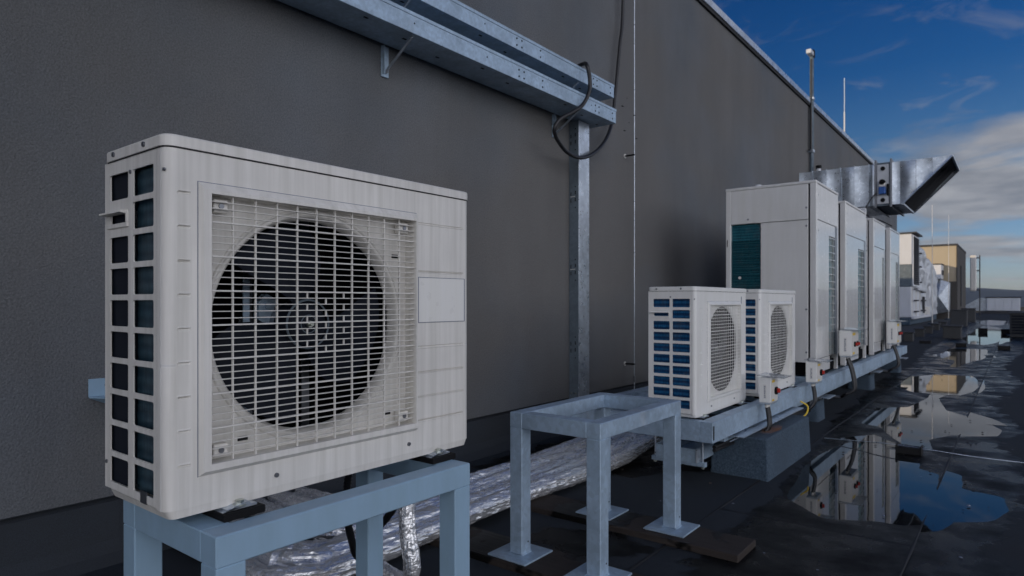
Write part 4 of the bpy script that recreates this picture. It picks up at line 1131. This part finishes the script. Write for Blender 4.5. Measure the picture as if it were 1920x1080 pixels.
roofbox(-2.1, 44.0, .62, .7, .72, 'small dark box farthest away, right of the beige building base', M['pedestal'])

t = thing('louvred_vent_box', 'dark louvred vent housing cut by the right edge of the picture', 'vent housing', (-.16, 26.0, 0))
MB().bbox(0, 1.5, .03, 1.6, 0, .74, .01).build('housing', M['far_dark'], t); MB().bbox(-.04, 1.54, -.04, 1.64, .741, .79, .005).build('housing_top', M['far_dark'], t)
for k in range(7): MB()._add([(.05, -.02, .10+k*.09), (1.45, -.02, .10+k*.09), (1.45, .028, .15+k*.09), (.05, .028, .15+k*.09), (.05, -.02, .11+k*.09), (1.45, -.02, .11+k*.09)], [(0,1,2,3),(0,4,5,1),(4,3,2,5)]).build('louvre', M['fan'], t)

# wrapped air handler beyond the wall
t = thing('air_handling_unit', 'large silver wrapped air handling unit with a louvred intake past the end of the wall', 'air handling unit', (-4.0, 36.8, 0))
MB().bbox(-3.2, -.02, -.6, 12.6, 0, .34, .02).build('base_frame', M['concrete'], t)
MB().bbox(.02, .16, -.5, 7.4, .28, .40, .02).build('base_rail', M['far_white'], t)
MB().bbox(-3, -.02, 0, 3.4, .35, 1.86, .03).build('lower_body', M['far_white'], t)
def quilt(y0, y1, zlo, zhi, amp, sd, name, x=0., d=2.8):
    """wrapped face bulging between its straps, with a rounded top running back"""
    ny, nz = 40, 26; vs = []
    for j in range(nz+6):
        for i in range(ny+1):
            f = i/ny; y = y0+(y1-y0)*f; a, b = zlo(y), zhi(y)
            if j <= nz:
                h_ = j/nz; z_ = a+(b-a)*h_
                bul = amp*abs(math.sin(f*math.pi*6))**.5*.5+amp*noise.noise((y*1.3+sd, z_*1.1, sd))+amp*.5*noise.noise((y*4+sd, z_*3, sd))
                xx = x+bul-.35*max(0, h_-.86)**2*20
            else:
                xx = x-.15-(j-nz)*.5; z_ = b+.05*math.sin(y*3+j)
            vs.append((xx, y, z_))
    fs = [(j*(ny+1)+i, j*(ny+1)+i+1, (j+1)*(ny+1)+i+1, (j+1)*(ny+1)+i) for j in range(nz+5) for i in range(ny)]
    mb = MB()._add(vs, fs, True)
    n0 = len(mb.v)
    for e_ in (0, ny):      # end faces
        pts = [vs[j*(ny+1)+e_] for j in range(nz+6)]+[(x-d, vs[e_][1], zlo(vs[e_][1]))]
        mb._add(pts, [tuple(range(len(pts)))])
    return mb.build(name, M['wrap'], t)
def top(y):
    P_ = [(2.4, 3.95), (3.6, 4.05), (5.2, 3.95), (5.9, 3.62), (8.6, 3.60), (10.6, 3.25), (11.6, 2.9), (12.5, 2.4)]
    for (a, b), (c, d) in zip(P_, P_[1:]):
        if y <= c: return b+(d-b)*(y-a)/(c-a)
    return P_[-1][1]
quilt(2.4, 7.2, lambda y: 1.70+.25*(y > 5.5)*(y-5.5), top, .16, 3, 'wrapped_upper_duct')
quilt(3.45, 7.15, lambda y: .36, lambda y: 1.69+.25*(y > 5.5)*(y-5.5), .07, 9, 'wrapped_lower_body', -.10)
quilt(7.2, 12.2, lambda y: .36, top, .14, 14, 'wrapped_rear_body', .02)
tw = MB().bbox(-1.6, 0, -.02, 2.38, 2.95, 4.45, .02).build('intake_tower', M['far_white'], t)
MB().bbox(-1.58, -.003, 0, 2.36, 1.87, 2.949, .02).build('tower_plinth', M['galv_dull'], tw)
MB().bbox(.001, .06, .05, 2.33, 1.87, 4.40, .01).build('louvre_frame', M['far_white'], tw)
lm = MB().prism([(0, 0), (.05, -.05), (.05, -.03), (0, .03)], 1, 0, 2.06).mesh('louvre', M['far_dark'])
MB().box(.0605, .063, .16, 2.22, 1.97, 4.32).build('louvre_back', M['dark'], tw)
for k in range(24): ob('louvre', lm, tw, (.064, .16, 2.05+k*.098))
MB()._add([(-1.65, -.1, 4.46), (.2, -.1, 4.46), (.2, 2.5, 4.46), (-1.65, 2.5, 4.46), (-1.65, -.1, 4.50), (.2, -.1, 4.53), (.2, 2.5, 4.53), (-1.65, 2.5, 4.50)], [(0,3,2,1),(4,5,6,7),(0,1,5,4),(1,2,6,5),(2,3,7,6),(3,0,4,7)]).build('intake_roof', M['far_dark'], tw)
MB().bbox(-.05, .18, 1.5, 4.1, 1.70, 1.86, .02).build('sill', M['far_white'], t)
for (y, z_) in ((.7, .6), (.7, 1.15), (.7, 1.72), (1.3, .6), (1.3, 1.15), (3.6, .62), (3.6, 1.15), (3.6, 1.60), (4.4, .62), (4.6, 1.15), (4.4, 1.60), (2.6, 2.1), (2.6, 2.9), (2.6, 3.6)):
    MB().bbox(.001, .14, y, y+.32, z_, z_+.07, .01).build('door_hinge', M['far_dark'], t)
for y in (.06, 1.7, 3.3): MB().bbox(-.019, .012, y, y+.07, .38, 1.86, .003).build('panel_strip', M['label'], t)
MB().bbox(-.1, .04, 5.2, 5.26, .5, 1.4, .01).build('service_pipe', M['far_dark'], t)
MB().bbox(-.3, .1, 6.1, 7.3, .36, .85, .02).build('side_step', M['label'], t)
mb = MB(); ys_ = 12.62
mb._add([(-1.2, ys_, .5), (-.25, ys_+.1, .3), (.62, ys_+.3, .5), (.66, ys_+.3, 2.35), (.2, ys_+.2, 2.55), (-1.2, ys_, 2.2), (.1, ys_-.35, 1.45), (.62, ys_+1.2, .5), (.66, ys_+1.2, 2.35)], [(0,1,6),(1,2,6),(2,3,6),(3,4,6),(4,5,6),(5,0,6),(2,7,8,3)])
mb.build('folded_hood', M['galv_new'], t)
bx = MB().bbox(-1.6, .25, 12.4, 14.0, 2.58, 3.5, .02).build('rear_box', M['far_white'], t); MB().bbox(.251, .28, 12.6, 13.8, 2.85, 3.15, .01).build('rear_opening', M['far_dark'], bx)
MB().bbox(-1.65, .30, 12.35, 14.05, 3.501, 3.56, .01).build('rear_roof', M['far_dark'], bx)

# beige building
t = thing('beige_building', 'beige rendered building across the far end of the roof, lit by the low sun', 'building', (WALLX, 51.0, 0))
MB().box(-30, 0, 0, 9, -2, 4.80).build('wall', M['beige'], t)
MB().bbox(-30.1, .08, -.08, 9.1, 4.80, 4.92, .01).build('coping', M['far_dark'], t)
MB().box(-30, .004, -.05, -.004, -.1, 2.45).build('lower_shade', M['beige_shade'], t)  # shaded lower part of the front, painted as a darker sheet
MB().box(.004, .05, -.05, 9, -.1, 4.795).build('side_shade', M['beige_shade'], t)  # shade of the right face, painted as a darker sheet
MB().box(.051, .06, -.045, -.02, 0, 4.7).build('corner_trim', M['far_dark'], t)
MB().bbox(.051, .12, 3, 3.4, .8, 3.6, .01).build('downpipe', M['far_dark'], t)
# antenna panel on its mast
t = thing('panel_antenna', 'pale vertical panel antenna on a mast right of the beige building', 'antenna', (-2.53, 62, 0))
MB().cyl((.30, .1, 0), (.30, .1, 4.75), .04, 10).build('mast_pole', M['far_dark'], t)
MB().bbox(-.30, .10, -.3, -.05, 1.95, 4.75, .06).build('antenna_panel', M['label'], t)
for z_ in (2.0, 3.5, 4.5): MB().bbox(.06, .32, -.06, .12, z_, z_+.09, .01).build('antenna_clamp', M['far_dark'], t)
# far air handler
t = thing('far_air_handler', 'low pale grey rooftop unit on dark legs near the horizon at the right', 'rooftop unit', (-2.2, 75, 0))
MB().bbox(0, 2.5, 0, 2.5, .28, 1.50, .03).build('cabinet', M['far_white'], t)
for k in range(4): MB().bbox(.06+.61*k, .06+.58+.61*k, -.03, -.001, .33, 1.45, .01).build('cabinet_panel', M['far_white'], t)
MB().bbox(-.1, 2.6, -.1, 2.6, 1.501, 1.58, .02).build('cabinet_roof', M['far_dark'], t)
MB().prism([(-1.9, .28), (-.02, .28), (-.02, 1.45), (-.5, 1.5), (-1.9, .6)], 1, .3, 2).build('side_hood', M['galv_new'], t)
MB().bbox(-.4, 3.2, .1, 2.4, 0, .27, .02).build('support_frame', M['far_dark'], t)
# parapet of the roof
for nm, a in (('roof_parapet', (-14, 16, 84, 84.4, -.4, .55)),):
    t = thing(nm, 'low dark parapet closing the far end of the roof below the hills', 'parapet', (0, 0, 0)); MB().box(*a).build('parapet_wall', M['upstand'], t); MB().bbox(a[0], a[1], a[2]-.06, a[3]+.06, a[5]+.001, a[5]+.05, .01).build('parapet_coping', M['far_dark'], t)

# ------------------------------------------------------------------ land, town and hills far off
g = MB(); g.box(-2900, 2900, -800, 3200, -24, -22); tag(g.build('distant_ground', M['fields']), kind='structure')
def hill(name, y0, ht, seed, x0=-3000, x1=4000):
    n_ = 140; vs = []; rows = 8
    for j in range(rows):
        f = j/(rows-1)
        for i in range(n_):
            x = x0+(x1-x0)*i/(n_-1)
            hgt = ht*(.42+.58*max(0, noise.fractal((x*.00045+seed, seed, 0), 1.0, 2.0, 5)+.45))
            vs.append((x, y0+f*1380, -22+hgt*math.sin(f*math.pi/2)))
    g = MB()._add(vs, [(j*n_+i, j*n_+i+1, (j+1)*n_+i+1, (j+1)*n_+i) for j in range(rows-1) for i in range(n_-1)], True)
    return tag(g.build(name, M['forest']), kind='structure')
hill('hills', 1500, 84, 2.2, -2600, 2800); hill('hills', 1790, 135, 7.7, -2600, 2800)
kinds = [('long white warehouse with a pink red roof far below the hills', (.7, .68, .66), 40), ('low pale block farther along the valley', (.6, .58, .55), 24), ('small reddish roofed house in the valley', (.5, .3, .25), 12), ('wide grey shed in front of the hills', (.5, .52, .55), 50)]
roofm = painted('pinkish_roof', (.42, .20, .17), .8, .9)
for k, (x, y, kd) in enumerate(((-42, 420, 0), (-15, 520, 1), (-60, 640, 3), (6, 460, 2), (16, 600, 0), (-28, 700, 1))):
    lab, c, w = kinds[kd]; extra = ['', '', '', '', ' at the right edge', ' and set farther back'][k]
    t = thing('far_building', lab+extra, 'building', (x, y, -22), 'far buildings in the valley')
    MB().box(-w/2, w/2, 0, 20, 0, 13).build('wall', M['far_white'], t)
    MB().prism([(-w/2-1, 13.01), (w/2+1, 13.01), (w/2-3, 17), (-w/2+3, 17)], 1, -1, 21).build('roof', roofm if kd != 3 else M['far_dark'], t)
    mb = MB()
    for q in range(int(w/4)):
        for zz2 in (3, 8): mb.box(-w/2+1.5+q*4, -w/2+3.5+q*4, -.15, -.01, zz2, zz2+2)
    mb.build('window_rows', M['far_dark'], t)['kind'] = 'stuff'

# ------------------------------------------------------------------ air
hz = bpy.data.materials.new('thin_haze'); hz.use_nodes = True; ht = hz.node_tree; ht.nodes.clear()
pv = ht.nodes.new('ShaderNodeVolumePrincipled'); mo = ht.nodes.new('ShaderNodeOutputMaterial'); ht.links.new(pv.outputs[0], mo.inputs['Volume'])
pv.inputs['Color'].default_value = (.55, .75, 1, 1); pv.inputs['Density'].default_value = .00005
hb = MB().box(-3000, 3000, -900, 3300, -25, 125).build('haze', hz); tag(hb, kind='stuff')
